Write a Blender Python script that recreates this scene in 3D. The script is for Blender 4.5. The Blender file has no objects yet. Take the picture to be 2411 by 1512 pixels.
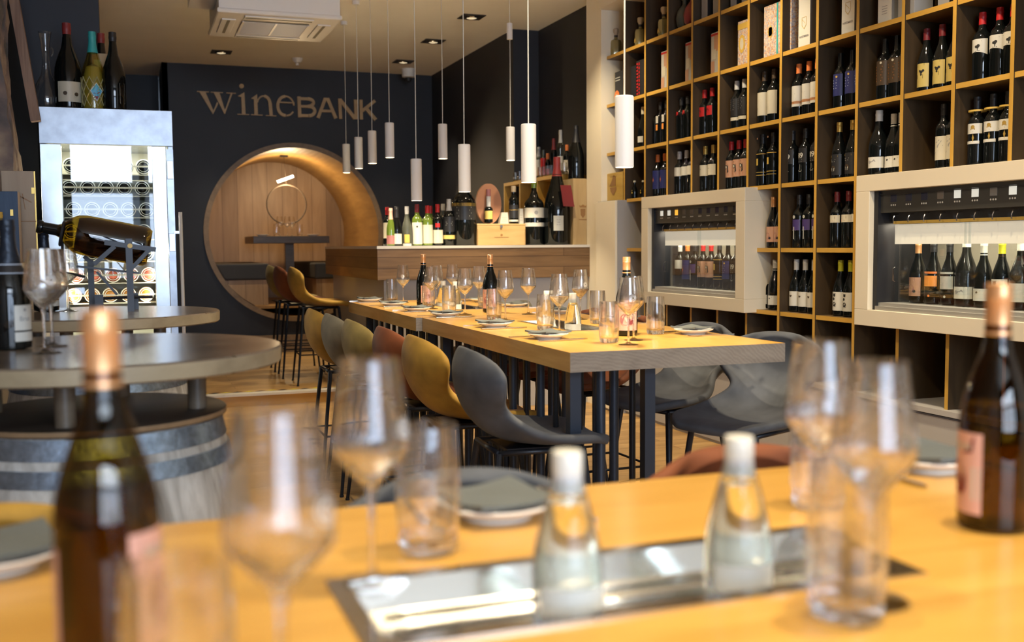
import bpy, bmesh, math, random
from mathutils import Vector, Matrix
PI = math.pi
random.seed(7)
S = bpy.context.scene
C = S.collection

# ------------------------------------------------------------------ camera
FPX, CXP, CYP, CZ = 2476.4, 1205.5, 756.0, 1.27
yaw, pit, rol = [math.radians(a) for a in (19.952, 4.0913, -0.4256)]
FW = Vector((math.sin(yaw)*math.cos(pit), math.cos(yaw)*math.cos(pit), -math.sin(pit)))
r0 = Vector((math.cos(yaw), -math.sin(yaw), 0)); u0 = r0.cross(FW)
RT = r0*math.cos(rol)+u0*math.sin(rol); UP = -r0*math.sin(rol)+u0*math.cos(rol)
cam = bpy.data.cameras.new('camera'); co = bpy.data.objects.new('camera', cam); C.objects.link(co)
co.matrix_world = Matrix(((RT.x, UP.x, -FW.x, 0), (RT.y, UP.y, -FW.y, 0), (RT.z, UP.z, -FW.z, CZ), (0, 0, 0, 1)))
cam.sensor_width = 36; cam.lens = FPX/2411*36; cam.clip_start = 0.05; cam.clip_end = 60
cam.dof.use_dof = True; cam.dof.focus_distance = 5.0; cam.dof.aperture_fstop = 3.0
S.camera = co
def ray(x, y): return RT*((x-CXP)/FPX)+UP*((CYP-y)/FPX)+FW
def at(x, y, ax, v):                       # point of the place seen at (x, y) on the plane axis = v
    d = ray(x, y); o = Vector((0, 0, CZ)); i = 'XYZ'.index(ax)
    return o+d*((v-o[i])/d[i])

# ------------------------------------------------------------------ exposure, world
S.view_settings.view_transform = 'Standard'; S.view_settings.look = 'None'
S.view_settings.exposure = 0.68; S.view_settings.gamma = 1.0; S.view_settings.use_curve_mapping = False
W = bpy.data.worlds.new('world'); S.world = W; W.use_nodes = True
bg = W.node_tree.nodes['Background']; bg.inputs[0].default_value = (0.62, 0.76, 1.0, 1); bg.inputs[1].default_value = 0.9

def area(name, loc, rot, sx, sy, e, col):
    l = bpy.data.lights.new(name, 'AREA'); l.shape = 'RECTANGLE'; l.size = sx; l.size_y = sy; l.energy = e; l.color = col
    o = bpy.data.objects.new(name, l); o.location = loc; o.rotation_euler = rot; C.objects.link(o); return o
def spot(name, loc, e, ang, col=(1, .72, .40), r=.03, blend=.5, tgt=None):
    l = bpy.data.lights.new(name, 'SPOT'); l.energy = e; l.spot_size = math.radians(ang); l.spot_blend = blend
    l.color = col; l.shadow_soft_size = r
    o = bpy.data.objects.new(name, l); o.location = loc; C.objects.link(o)
    if tgt is not None: o.rotation_euler = (Vector(tgt)-Vector(loc)).to_track_quat('-Z', 'Y').to_euler()
    return o
def point(name, loc, e, col=(1, .72, .4), r=.03):
    l = bpy.data.lights.new(name, 'POINT'); l.energy = e; l.color = col; l.shadow_soft_size = r
    o = bpy.data.objects.new(name, l); o.location = loc; C.objects.link(o); return o

COOL = (0.62, 0.77, 1.0); WARM = (1.0, 0.83, 0.57)
# daylight through the street windows behind the camera (panes of two windows)
for wx in (-0.35, 0.75, 1.85):
    area('window_light', (wx, -3.42, 1.35), (PI/2, 0, 0), 0.86, 1.5, 34, COOL)
    area('window_light', (wx, -3.42, 2.58), (PI/2, 0, 0), 0.86, 0.62, 26, (0.72, 0.84, 1.0))
for (px_, py_, e_) in ((0.10, 1.10, 62), (0.75, 1.0, 66), (1.20, 1.0, 120)):
    spot('downlight_or_fill', (px_, py_-.15, 3.2), e_, 60, WARM, .05, .6, (px_, py_, .9))
DOWN = [(0.943, 11.16), (2.83, 11.15), (2.83, 9.97), (2.85, 8.82)]
for x, y in DOWN: spot('downlight_or_fill', (x, y, 3.20), 60, 76, WARM, .03, .7)
for x, y, tx, ty in ((1.0, 3.2, 1.75, 4.0), (2.6, 2.6, 2.3, 3.3), (2.7, 5.2, 3.5, 5.4), (2.7, 3.4, 3.5, 3.6), (2.7, 6.9, 3.5, 7.1)):  # unseen ceiling spots, added as fill across the room
    spot('downlight_or_fill', (x, y, 3.2), 78 if tx > 3 else 120, 95, WARM, .03, .7, (tx, ty, .9))

# ------------------------------------------------------------------ materials
def newmat(name):
    m = bpy.data.materials.new(name); m.use_nodes = True
    return m, m.node_tree.nodes, m.node_tree.links, m.node_tree.nodes['Principled BSDF']
def mat(name, col, rough=.5, metal=0, spec=.5, coat=0, bump=0, bscale=60, var=0, emit=None, es=0, sheen=0):
    m, n, l, b = newmat(name)
    b.inputs['Base Color'].default_value = (*col, 1); b.inputs['Roughness'].default_value = rough
    b.inputs['Metallic'].default_value = metal; b.inputs['Specular IOR Level'].default_value = spec
    b.inputs['Coat Weight'].default_value = coat
    if sheen: b.inputs['Sheen Weight'].default_value = sheen; b.inputs['Sheen Roughness'].default_value = .4
    if emit: b.inputs['Emission Color'].default_value = (*emit, 1); b.inputs['Emission Strength'].default_value = es
    if bump or var:
        tc = n.new('ShaderNodeTexCoord'); no = n.new('ShaderNodeTexNoise'); no.inputs['Scale'].default_value = bscale
        no.inputs['Detail'].default_value = 5; l.new(tc.outputs['Object'], no.inputs['Vector'])
        if bump:
            bp = n.new('ShaderNodeBump'); bp.inputs['Strength'].default_value = bump; bp.inputs['Distance'].default_value = .01
            l.new(no.outputs['Fac'], bp.inputs['Height']); l.new(bp.outputs['Normal'], b.inputs['Normal'])
        if var:
            rp = n.new('ShaderNodeValToRGB'); rp.color_ramp.elements[0].position = .3; rp.color_ramp.elements[1].position = .7
            rp.color_ramp.elements[0].color = (*[c*(1-var) for c in col], 1); rp.color_ramp.elements[1].color = (*[min(1, c*(1+var)) for c in col], 1)
            l.new(no.outputs['Fac'], rp.inputs['Fac']); l.new(rp.outputs['Color'], b.inputs['Base Color'])
    return m
def wood(name, c1, c2, axis='X', scale=5, rough=.4, stretch=14, planks=None, coat=0, ring=0):
    m, n, l, b = newmat(name)
    tc = n.new('ShaderNodeTexCoord'); mp = n.new('ShaderNodeMapping')
    s = [stretch]*3; s['XYZ'.index(axis)] = 1.0
    mp.inputs['Scale'].default_value = s
    l.new(tc.outputs['Object'], mp.inputs['Vector'])
    no = n.new('ShaderNodeTexNoise'); no.inputs['Scale'].default_value = scale*.4; no.inputs['Detail'].default_value = 7
    no.inputs['Distortion'].default_value = .6 if not ring else 1.5; no.inputs['Roughness'].default_value = .6
    l.new(mp.outputs['Vector'], no.inputs['Vector'])
    rp = n.new('ShaderNodeValToRGB'); rp.color_ramp.elements[0].position = .32; rp.color_ramp.elements[1].position = .68
    rp.color_ramp.elements[0].color = (*c1, 1); rp.color_ramp.elements[1].color = (*c2, 1)
    fac = no.outputs['Fac']
    if ring:
        wv = n.new('ShaderNodeTexWave'); wv.wave_type = 'RINGS'; wv.rings_direction = 'SPHERICAL'; wv.inputs['Scale'].default_value = ring
        wv.inputs['Distortion'].default_value = 6; wv.inputs['Detail'].default_value = 3; wv.inputs['Detail Scale'].default_value = 1.2
        l.new(tc.outputs['Object'], wv.inputs['Vector'])
        mx = n.new('ShaderNodeMix'); mx.inputs['Factor'].default_value = .14
        l.new(no.outputs['Fac'], mx.inputs[2]); l.new(wv.outputs['Fac'], mx.inputs[3]); fac = mx.outputs[0]
    l.new(fac, rp.inputs['Fac'])
    out = rp.outputs['Color']
    if planks:                        # (length, width, plane) board pattern
        L, Wd, pl = planks
        sp = n.new('ShaderNodeSeparateXYZ'); cb = n.new('ShaderNodeCombineXYZ'); l.new(tc.outputs['Object'], sp.inputs[0])
        l.new(sp.outputs[pl[0]], cb.inputs[0]); l.new(sp.outputs[pl[1]], cb.inputs[1])
        br = n.new('ShaderNodeTexBrick'); br.inputs['Color1'].default_value = (1, 1, 1, 1); br.inputs['Color2'].default_value = (.68, .66, .64, 1)
        br.inputs['Mortar'].default_value = (.25, .2, .15, 1); br.inputs['Scale'].default_value = 1
        br.inputs['Brick Width'].default_value = L; br.inputs['Row Height'].default_value = Wd; br.inputs['Mortar Size'].default_value = .0022
        l.new(cb.outputs[0], br.inputs['Vector'])
        mm = n.new('ShaderNodeMix'); mm.data_type = 'RGBA'; mm.blend_type = 'MULTIPLY'; mm.inputs['Factor'].default_value = 1
        l.new(out, mm.inputs[6]); l.new(br.outputs['Color'], mm.inputs[7]); out = mm.outputs[2]
    l.new(out, b.inputs['Base Color'])
    b.inputs['Roughness'].default_value = rough; b.inputs['Coat Weight'].default_value = coat; b.inputs['Coat Roughness'].default_value = .15
    bp = n.new('ShaderNodeBump'); bp.inputs['Strength'].default_value = .12; bp.inputs['Distance'].default_value = .004
    l.new(no.outputs['Fac'], bp.inputs['Height']); l.new(bp.outputs['Normal'], b.inputs['Normal'])
    return m
def thin(name, tint=(1, 1, 1), refl=.06, edge=.55, rough=.0, power=2.6):     # thin-walled glass: transparent with a fresnel-like gloss
    m, n, l, b = newmat(name); n.remove(b)
    out = n['Material Output']; t = n.new('ShaderNodeBsdfTransparent'); t.inputs[0].default_value = (*tint, 1)
    g = n.new('ShaderNodeBsdfGlossy'); g.inputs['Roughness'].default_value = rough
    lw = n.new('ShaderNodeLayerWeight'); lw.inputs['Blend'].default_value = .5
    pw = n.new('ShaderNodeMath'); pw.operation = 'POWER'; pw.inputs[1].default_value = power
    ma = n.new('ShaderNodeMath'); ma.operation = 'MULTIPLY_ADD'; ma.inputs[1].default_value = edge; ma.use_clamp = True; ma.inputs[2].default_value = refl
    mx = n.new('ShaderNodeMixShader')
    l.new(lw.outputs['Facing'], pw.inputs[0]); l.new(pw.outputs[0], ma.inputs[0]); l.new(ma.outputs[0], mx.inputs[0])
    l.new(t.outputs[0], mx.inputs[1]); l.new(g.outputs[0], mx.inputs[2]); l.new(mx.outputs[0], out.inputs[0])
    return m
def glass(name, col=(1, 1, 1), rough=0, ior=1.45):
    m, n, l, b = newmat(name)
    b.inputs['Base Color'].default_value = (*col, 1); b.inputs['Transmission Weight'].default_value = 1
    b.inputs['Roughness'].default_value = rough; b.inputs['IOR'].default_value = ior
    return m
M = {}
M['navy'] = mat('navy_paint', (.014, .015, .020), .55, var=.15, bscale=3)
M['navy2'] = mat('dark_blue_paint', (.010, .012, .021), .6)
M['black'] = mat('black_void', (.004, .004, .005), .8)
M['ceil'] = mat('ceiling_paint', (.86, .83, .75), .8, var=.03, bscale=2)
M['white'] = mat('warm_white_lacquer', (.58, .51, .39), .45)
M['creamlac'] = mat('cream_lacquer', (.78, .70, .54), .45)
M['grey'] = mat('light_grey_lacquer', (.36, .34, .32), .45)
M['acw'] = mat('white_plastic', (.78, .76, .72), .4)
M['grille'] = mat('grille_shadow', (.20, .18, .13), .7)
M['oak'] = wood('oak_table', (.50, .255, .042), (.64, .36, .078), 'Y', 4, .30, 9, coat=.25)
M['oakx'] = wood('oak_table_crosswise', (.50, .255, .042), (.64, .36, .078), 'X', 4, .30, 9, coat=.25)
M['oakedge'] = wood('oak_table_side', (.40, .24, .08), (.56, .36, .14), 'Y', 5, .4, 12)
M['endgrain_cool'] = wood('oak_end_grain_cool_lit', (.20, .16, .12), (.30, .25, .19), 'X', 6, .5, 3, ring=26)  # end grain; grey cast of the cool daylight painted into the brown
M['barx'] = wood('bar_cladding_shaded_front', (.20, .11, .045), (.34, .20, .09), 'X', 4, .42, 10, planks=(3, .085, (0, 2)))  # same cladding as the side, shade of the front put into the colour
M['bary'] = wood('bar_cladding_lit_side', (.30, .16, .05), (.46, .27, .09), 'Y', 4, .42, 10, planks=(3, .085, (1, 2)))
M['bartop'] = mat('bar_top_cream', (.72, .68, .60), .3)
M['panel'] = mat('bar_base_grey', (.48, .47, .46), .4)
M['shelfedge'] = wood('shelf_oak_edge', (.42, .23, .035), (.54, .31, .055), 'Y', 4, .45, 10)
M['postedge'] = wood('post_oak_edge', (.42, .23, .035), (.54, .31, .055), 'Z', 4, .45, 10)
M['shelfin'] = wood('shelf_brown_wood', (.030, .017, .006), (.052, .030, .011), 'Z', 4, .5, 10)  # inner panels in browns darker than the oak front edges
M['shelfboard'] = wood('shelf_board_wood', (.09, .052, .018), (.13, .078, .028), 'Y', 4, .5, 10)
M['shelfback'] = wood('shelf_back_wood', (.020, .008, .005), (.036, .015, .008), 'Z', 4, .5, 10)
M['floor'] = wood('floor_oak_planks', (.42, .24, .08), (.58, .36, .14), 'X', 4, .38, 10, planks=(1.6, .14, (0, 1)))
M['tun'] = wood('barrel_stave_wood', (.30, .16, .045), (.42, .24, .075), 'Y', 4, .45, 8)
M['tunback'] = wood('barrel_head_wood', (.36, .22, .10), (.50, .33, .17), 'Z', 3, .45, 9, planks=(5, .19, (2, 0)))
M['rim'] = wood('barrel_rim_wood', (.20, .13, .07), (.30, .20, .11), 'Y', 4, .5, 8)
M['letter'] = wood('sign_letter_oak', (.42, .27, .12), (.52, .35, .16), 'X', 4, .45, 6)
M['tablegrey'] = wood('smoked_oak_top', (.14, .11, .08), (.26, .205, .15), 'X', 4, .25, 8, coat=.35, planks=(3, .13, (0, 1)))
M['tableedge'] = wood('smoked_oak_rim', (.22, .17, .10), (.36, .29, .18), 'X', 5, .45, 4)
M['tabledark'] = wood('niche_table_wood', (.10, .075, .05), (.17, .13, .09), 'X', 4, .4, 8)
M['barrel'] = wood('weathered_barrel_staves', (.20, .18, .15), (.68, .67, .63), 'Z', 5, .7, 7)
M['barlid'] = wood('dark_barrel_lid', (.035, .026, .020), (.060, .045, .033), 'X', 4, .5, 8, planks=(3, .12, (0, 1)))
M['hoop'] = mat('galvanised_hoop', (.32, .42, .56), .30, .85, bump=.15, bscale=60, var=.25)
M['steel'] = mat('brushed_steel', (.34, .37, .42), .36, .85, bump=.05, bscale=12, var=.16)
M['steel2'] = mat('door_frame_steel', (.62, .68, .74), .36, .8, bump=.04, bscale=8, var=.10)
M['tray'] = mat('tray_steel', (.62, .61, .57), .16, 1)
M['darkmetal'] = mat('dark_metal', (.016, .016, .019), .4, .4)
M['blacksteel'] = mat('black_steel_legs', (.012, .014, .02), .35, .3)
M['bluesteel'] = mat('blackened_steel_posts', (.035, .045, .065), .4, .4)
M['chrome'] = mat('chrome', (.7, .7, .7), .12, 1)
M['cut'] = mat('cutlery_steel', (.6, .58, .54), .18, 1)
M['porcelain'] = mat('white_porcelain', (.80, .79, .76), .15, coat=.3)
M['napkin'] = mat('grey_napkin', (.105, .115, .11), .9, bump=.1, bscale=300)
M['lampw'] = mat('white_plaster_lamp', (.70, .69, .68), .6)
M['cord'] = mat('lamp_cord', (.6, .58, .52), .6)
M['lampglow'] = mat('lamp_diffuser', (1, .9, .7), .5, emit=(1, .80, .5), es=14)
M['led'] = mat('led_strip', (1, .9, .7), .5, emit=(1, .84, .58), es=16)
M['bronze'] = mat('bronze_ring', (.045, .03, .02), .6, .1)
M['vel_must'] = mat('mustard_velvet', (.34, .19, .022), .75, var=.3, bscale=9, bump=.15, sheen=.06)
M['vel_olive'] = mat('olive_velvet', (.25, .185, .055), .75, var=.3, bscale=9, bump=.15, sheen=.06)
M['vel_grey'] = mat('grey_velvet', (.062, .067, .077), .75, var=.35, bscale=9, bump=.15, sheen=.06)
M['vel_taupe'] = mat('taupe_velvet', (.17, .15, .105), .75, var=.3, bscale=9, bump=.15, sheen=.06)
M['vel_rust'] = mat('rust_velvet', (.17, .045, .010), .75, var=.3, bscale=9, bump=.15, sheen=.06)
M['cushion'] = mat('dark_grey_cushion', (.045, .048, .055), .8)
M['bglass'] = mat('dark_bottle_glass', (.004, .005, .005), .05, spec=.4)
M['bgreen'] = thin('green_bottle_glass', (.32, .42, .10), .08, .6)
M['greenwine'] = mat('green_bottle_body', (.10, .15, .02), .08, coat=.5)
M['bfrost'] = mat('frosted_dark_glass', (.06, .065, .05), .35)
M['amber'] = thin('amber_bottle_glass', (.36, .25, .06), .04, .4)
M['oliveg'] = thin('olive_bottle_glass', (.78, .70, .30), .07, .6)
M['wineglass'] = thin('thin_clear_glass', (.975, .975, .97), .07, .9, .035, 2.2)
M['footglass'] = thin('thin_foot_glass', (.96, .96, .95), .07, .8, .035, 1.6)
M['clear'] = thin('clear_bottle_glass', (.90, .95, .90), .06, .6)
M['solid'] = glass('solid_clear_glass', (1, 1, 1), 0, 1.45)
M['glassreal'] = glass('blown_clear_glass', (1, 1, 1), 0, 1.5)
M['bottlewater'] = glass('bottle_glass_with_water', (.93, 1, .94), 0, 1.36)
def lighten(m, f):                       # clear glass that lets most light straight through
    n, l = m.node_tree.nodes, m.node_tree.links; t = n.new('ShaderNodeBsdfTransparent'); mx = n.new('ShaderNodeMixShader'); mx.inputs[0].default_value = f
    l.new(n['Principled BSDF'].outputs[0], mx.inputs[1]); l.new(t.outputs[0], mx.inputs[2]); l.new(mx.outputs[0], n['Material Output'].inputs[0])
lighten(M['solid'], .35); lighten(M['glassreal'], .22); lighten(M['bottlewater'], .2)
M['pane'] = thin('window_pane_glass', (.93, .95, .95), .04, .5)
M['frost'] = mat('glowing_frosted_band', (.46, .44, .36), .5, emit=(1, .93, .75), es=.22)  # faint glow added for the light shining through the band
M['golddeco'] = mat('gold_glass', (.30, .25, .10), .12, .2, coat=.6)
M['water'] = glass('water', (.95, 1, .97), 0, 1.33); lighten(M['water'], .5)
def pm(name, col, **k):
    if name not in M: M[name] = mat(name, col, k.pop('rough', .5), **k)
    return M[name]
for nme, c in dict(cream=(.50, .46, .36), paper=(.54, .52, .46), red=(.40, .010, .012), orange=(.65, .18, .04), gold=(.55, .36, .07), blue=(.015, .02, .11),
                   purple=(.05, .03, .13), yellow=(.48, .37, .11), lime=(.45, .45, .02), silver=(.45, .45, .45), capwhite=(.55, .54, .50), blacklab=(.012, .012, .014),
                   brownlab=(.05, .03, .015), ink=(.02, .02, .02), pink=(.66, .36, .28), skin=(.44, .24, .15), mauve=(.33, .13, .13), orangelab=(.75, .27, .05),
                   greylab=(.42, .42, .38), darkred=(.14, .01, .015), teal=(.03, .33, .33), sky=(.08, .38, .6), wax=(.20, .02, .02), boxwhite=(.62, .60, .53), boxgrey=(.28, .27, .26),
                   capblack=(.012, .012, .014), copper=(.45, .19, .08), corkw=(.45, .36, .24), lightblue=(.55, .62, .72)).items():
    pm(nme, c, rough=.45)
M['copper'] = mat('copper_screwcap', (.70, .36, .16), .34, .6)
M['goldcap'] = mat('gold_capsule', (.60, .40, .10), .35, .6)
M['paperpink'] = M['pink']

# ------------------------------------------------------------------ mesh helpers
def bm_(): return bmesh.new()
def box(bm, x0, y0, z0, x1, y1, z1, mi=0):
    vs = [bm.verts.new((x, y, z)) for z in (z0, z1) for y in (y0, y1) for x in (x0, x1)]
    out = []
    for f in ((0, 2, 3, 1), (4, 5, 7, 6), (0, 1, 5, 4), (2, 6, 7, 3), (0, 4, 6, 2), (1, 3, 7, 5)):
        fc = bm.faces.new([vs[i] for i in f]); fc.material_index = mi; out.append(fc)
    return out
def cyl(bm, x, y, z0, z1, r, seg=20, r2=None, mi=0):
    return lathe(bm, [(0, z0), (r, z0), (r if r2 is None else r2, z1), (0, z1)], seg, (x, y), mi)
def lathe(bm, prof, seg=28, c=(0, 0), mi=0):
    rings = []
    for r, z in prof:
        if r < 1e-6: rings.append([bm.verts.new((c[0], c[1], z))])
        else: rings.append([bm.verts.new((c[0]+r*math.cos(2*PI*i/seg), c[1]+r*math.sin(2*PI*i/seg), z)) for i in range(seg)])
    for a, b in zip(rings, rings[1:]):
        for i in range(seg):
            j = (i+1) % seg
            if len(a) == 1 and len(b) == 1: continue
            if len(a) == 1: f = bm.faces.new((a[0], b[j], b[i]))
            elif len(b) == 1: f = bm.faces.new((a[i], a[j], b[0]))
            else: f = bm.faces.new((a[i], a[j], b[j], b[i]))
            f.material_index = mi; f.smooth = True
    return bm
def tube(bm, pts, r, seg=8, closed=False, r2=None):
    pts = [Vector(p) for p in pts]; n = len(pts); rings = []
    for i, p in enumerate(pts):
        if closed: d = pts[(i+1) % n]-pts[i-1]
        else: d = pts[min(i+1, n-1)]-pts[max(i-1, 0)]
        d.normalize(); a = d.orthogonal() if i == 0 else (a-d*a.dot(d)).normalized()
        if i == 0: a.normalize()
        b = d.cross(a); rr = r if r2 is None else r+(r2-r)*i/(n-1)
        rings.append([bm.verts.new(p+(a*math.cos(2*PI*k/seg)+b*math.sin(2*PI*k/seg))*rr) for k in range(seg)])
    for i in range(n if closed else n-1):
        A, B = rings[i], rings[(i+1) % n]
        for k in range(seg):
            f = bm.faces.new((A[k], A[(k+1) % seg], B[(k+1) % seg], B[k])); f.smooth = True
    if not closed:
        bm.faces.new(rings[0][::-1]); bm.faces.new(rings[-1])
    return bm
def prism(bm, poly, d0, d1, plane='xz', mi=0):
    def V(u, v, d): return {'xz': (u, d, v), 'yz': (d, u, v), 'xy': (u, v, d)}[plane]
    a = [bm.verts.new(V(u, v, d0)) for u, v in poly]; b = [bm.verts.new(V(u, v, d1)) for u, v in poly]
    fs = [bm.faces.new(a), bm.faces.new(b[::-1])]
    for i in range(len(a)): fs.append(bm.faces.new((a[i], b[i], b[(i+1) % len(a)], a[(i+1) % len(a)])))
    for f in fs: f.material_index = mi
def ribbon(bm, pts, w, d0, d1, plane='xz'):
    bb = bm
    for k_, (a, b) in enumerate(zip(pts, pts[1:])):
        a = Vector(a); b = Vector(b); dz_ = -.0005*(k_ % 2); t = (b-a).normalized(); nn = Vector((-t.y, t.x))*w/2; e = t*w*.12
        prism(bb, [tuple(a-e-nn), tuple(b+e-nn), tuple(b+e+nn), tuple(a-e+nn)], d0+dz_, d1, plane)
def sharp(bm, ang=35):
    for e in bm.edges:
        if len(e.link_faces) == 2 and e.calc_face_angle(0) > math.radians(ang): e.smooth = False
def obj(name, bm, m, parent=None, bevel=0, sm=True):
    bmesh.ops.recalc_face_normals(bm, faces=bm.faces)
    if sm: sharp(bm)
    me = bpy.data.meshes.new(name); bm.to_mesh(me); bm.free()
    for q in (m if isinstance(m, (list, tuple)) else [m]): me.materials.append(q)
    o = bpy.data.objects.new(name, me); C.objects.link(o)
    if parent is not None: o.parent = parent
    if bevel:
        b = o.modifiers.new('bevel', 'BEVEL'); b.width = bevel; b.segments = 2; b.limit_method = 'ANGLE'
    return o
def tag(o, label, cat, group=None, kind=None):
    o['label'] = label; o['category'] = cat
    if group: o['group'] = group
    if kind: o['kind'] = kind
    return o
def thing(name, label, cat, loc=(0, 0, 0), rz=0, group=None, rot=None):
    o = bpy.data.objects.new(name, None); o.empty_display_size = .05; C.objects.link(o)
    o.location = loc; o.rotation_euler = rot if rot else (0, 0, rz)
    return tag(o, label, cat, group)
def struct(name, bm, m, parent=None):
    o = obj(name, bm, m, parent)
    if parent is None: o['kind'] = 'structure'
    return o
def dup(root, loc, rz=0, label=None, group=None, rot=None, scale=None):
    def cp(o, par):
        c = o.copy(); C.objects.link(c)
        if par: c.parent = par
        for ch in o.children: cp(ch, c)
        return c
    r = cp(root, None); r.location = loc; r.rotation_euler = rot if rot else (0, 0, rz)
    if scale: r.scale = (scale,)*3
    if label: r['label'] = label
    if group: r['group'] = group
    return r
class Once:                       # the first placing moves the original, later ones copy it
    def __init__(s, root): s.root = root; s.used = False
    def put(s, loc, rz=0, label=None, group=None, rot=None, scale=None):
        if s.used: return dup(s.root, loc, rz, label, group, rot, scale)
        s.used = True; s.root.location = loc; s.root.rotation_euler = rot if rot else (0, 0, rz)
        if scale: s.root.scale = (scale,)*3
        if label: s.root['label'] = label
        if group: s.root['group'] = group
        return s.root
def bx(name, m, x0, y0, z0, x1, y1, z1, parent=None, bevel=0):
    b = bm_(); box(b, x0, y0, z0, x1, y1, z1); return obj(name, b, m, parent, bevel)
def bend(polys, r, a0, z0, m, name, parent, grow=.0006):   # flat polygons (u, v) in metres laid on a cylinder
    b = bm_()
    for poly in polys:
        vs = [b.verts.new(((r+grow)*math.cos(a0+u/r), (r+grow)*math.sin(a0+u/r), z0+v)) for u, v in poly]
        b.faces.new(vs)
    return obj(name, b, m, parent, sm=False)
def wrap(name, r, a0, half, z0, z1, m, parent, grow=.0004, seg=14, conc=0):
    b = bm_(); lo = []; hi = []
    for i in range(seg+1):
        t = i/seg; a = a0-half+2*half*t; zz = z0+conc*(1-(2*t-1)**2)
        lo.append(b.verts.new(((r+grow)*math.cos(a), (r+grow)*math.sin(a), zz))); hi.append(b.verts.new(((r+grow)*math.cos(a), (r+grow)*math.sin(a), z1)))
    for i in range(seg):
        f = b.faces.new((lo[i], lo[i+1], hi[i+1], hi[i])); f.smooth = True
    return obj(name, b, m, parent, sm=False)
def textpolys(s, size, bold=0.0, font=None):
    cu = bpy.data.curves.new('t', 'FONT'); cu.body = s; cu.size = size; cu.align_x = 'CENTER'; cu.offset = bold; cu.resolution_u = 3
    o = bpy.data.objects.new('t', cu); C.objects.link(o)
    dg = bpy.context.evaluated_depsgraph_get(); me = o.evaluated_get(dg).to_mesh()
    out = [[(me.vertices[i].co.x, me.vertices[i].co.y) for i in p.vertices] for p in me.polygons]
    o.evaluated_get(dg).to_mesh_clear(); bpy.data.objects.remove(o); bpy.data.curves.remove(cu)
    return out
def disc(u, v, r, n=14): return [(u+r*math.cos(2*PI*i/n), v+r*math.sin(2*PI*i/n)) for i in range(n)]
def rect(u0, v0, u1, v1): return [(u0, v0), (u1, v0), (u1, v1), (u0, v1)]

S.cycles.transparent_max_bounces = 40; S.cycles.sample_clamp_indirect = 25.0

# ------------------------------------------------------------------ the room
H = 3.25; YB = 11.96
b = bm_(); box(b, -1.6, -3.6, -.1, 4.2, 8.62, 0); struct('floor', b, M['floor'])
b = bm_(); box(b, -1.6, 8.66, -.1, 4.2, 14.0, .10); fr = struct('floor.001', b, M['floor'])
b = bm_(); box(b, -1.6, 8.60, 0, 4.2, 8.66, .10); struct('trim_1', b, M['oakx'])
b = bm_(); box(b, -1.6, 8.575, .085, 4.2, 8.68, .104); struct('trim_2', b, M['bartop'])
hz = bm_()                                  # black and yellow warning tape on the step
for k in range(30):
    x = -.6+k*.09
    prism(hz, [(x, 8.69), (x+.045, 8.69), (x+.085, 8.73), (x+.04, 8.73)], .1045, .1055, 'xy', k % 2)
tag(obj('warning_tape', hz, [pm('tape_yellow', (.75, .62, .05)), M['ink']]), 'black and yellow warning tape along the edge of the floor step', 'tape')
b = bm_(); box(b, -1.6, -3.6, H, 4.2, 14.2, H+.1); struct('ceiling', b, M['ceil'])
# back wall with the round opening
NX, NZ, NR = 1.765, 1.437, .995
b = bm_()
outer = [b.verts.new(p) for p in ((.39, YB, .1), (3.4, YB, .1), (3.4, YB, H), (.39, YB, H))]
inner = [b.verts.new((NX+NR*math.cos(2*PI*i/96), YB, NZ+NR*math.sin(2*PI*i/96))) for i in range(96)]
es = [b.edges.new((q[i], q[(i+1) % len(q)])) for q in (outer, inner) for i in range(len(q))]
bmesh.ops.triangle_fill(b, edges=es, use_beauty=True)
box(b, .39, YB, .1, .45, 14.0, H)
wb = struct('wall_back', b, M['navy'])
b = bm_(); box(b, .46, YB-.06, .1, 3.3, YB-.002, .29); struct('baseboard_back', b, M['rim'])
# corridor left of it
b = bm_(); box(b, -1.6, 12.9, 2.72, .38, 13.0, H); box(b, -1.6, 13.6, 0, .38, 13.7, 2.8, 1)
struct('wall_corridor', b, [M['navy'], M['black']])
bx('trim_3', M['boxgrey'], .115, 12.95, .1, .165, 13.0, 2.72)['kind'] = 'structure'
b = bm_(); box(b, -1.6, 7.4, 0, -.134, 7.6, H); box(b, -1.7, 4.0, 0, -1.6, 14, H); struct('wall_left', b, M['navy2'])
b = bm_(); box(b, 3.62, 7.76, 0, 3.72, 9.3, H); box(b, 3.37, 9.2, 0, 3.72, 12.1, H); struct('wall_right', b, M['navy'])
b = bm_(); box(b, 3.90, -3.6, 0, 4.0, 7.76, H); struct('wall_right.001', b, M['white'])
# street front behind the camera: wall with six glazed panes
b = bm_()
box(b, -1.7, -3.6, 0, -.85, -3.5, H); box(b, 2.35, -3.6, 0, 4.0, -3.5, H); box(b, -.85, -3.6, 0, 2.35, -3.5, .55); box(b, -.85, -3.6, 2.95, 2.35, -3.5, H)
struct('wall_front', b, M['navy'])
b = bm_()
for x in (-.85, .18, 1.28, 2.29): box(b, x, -3.55, .55, x+.08, -3.38, 2.95)
box(b, -.85, -3.55, 2.13, 2.35, -3.38, 2.24); box(b, -.85, -3.55, .5, 2.35, -3.38, .58)
struct('window_1', b, M['darkmetal'])
b = bm_(); box(b, -1.7, -3.6, 0, -1.6, 4.0, H); struct('wall_left.001', b, M['rim'])
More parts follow.
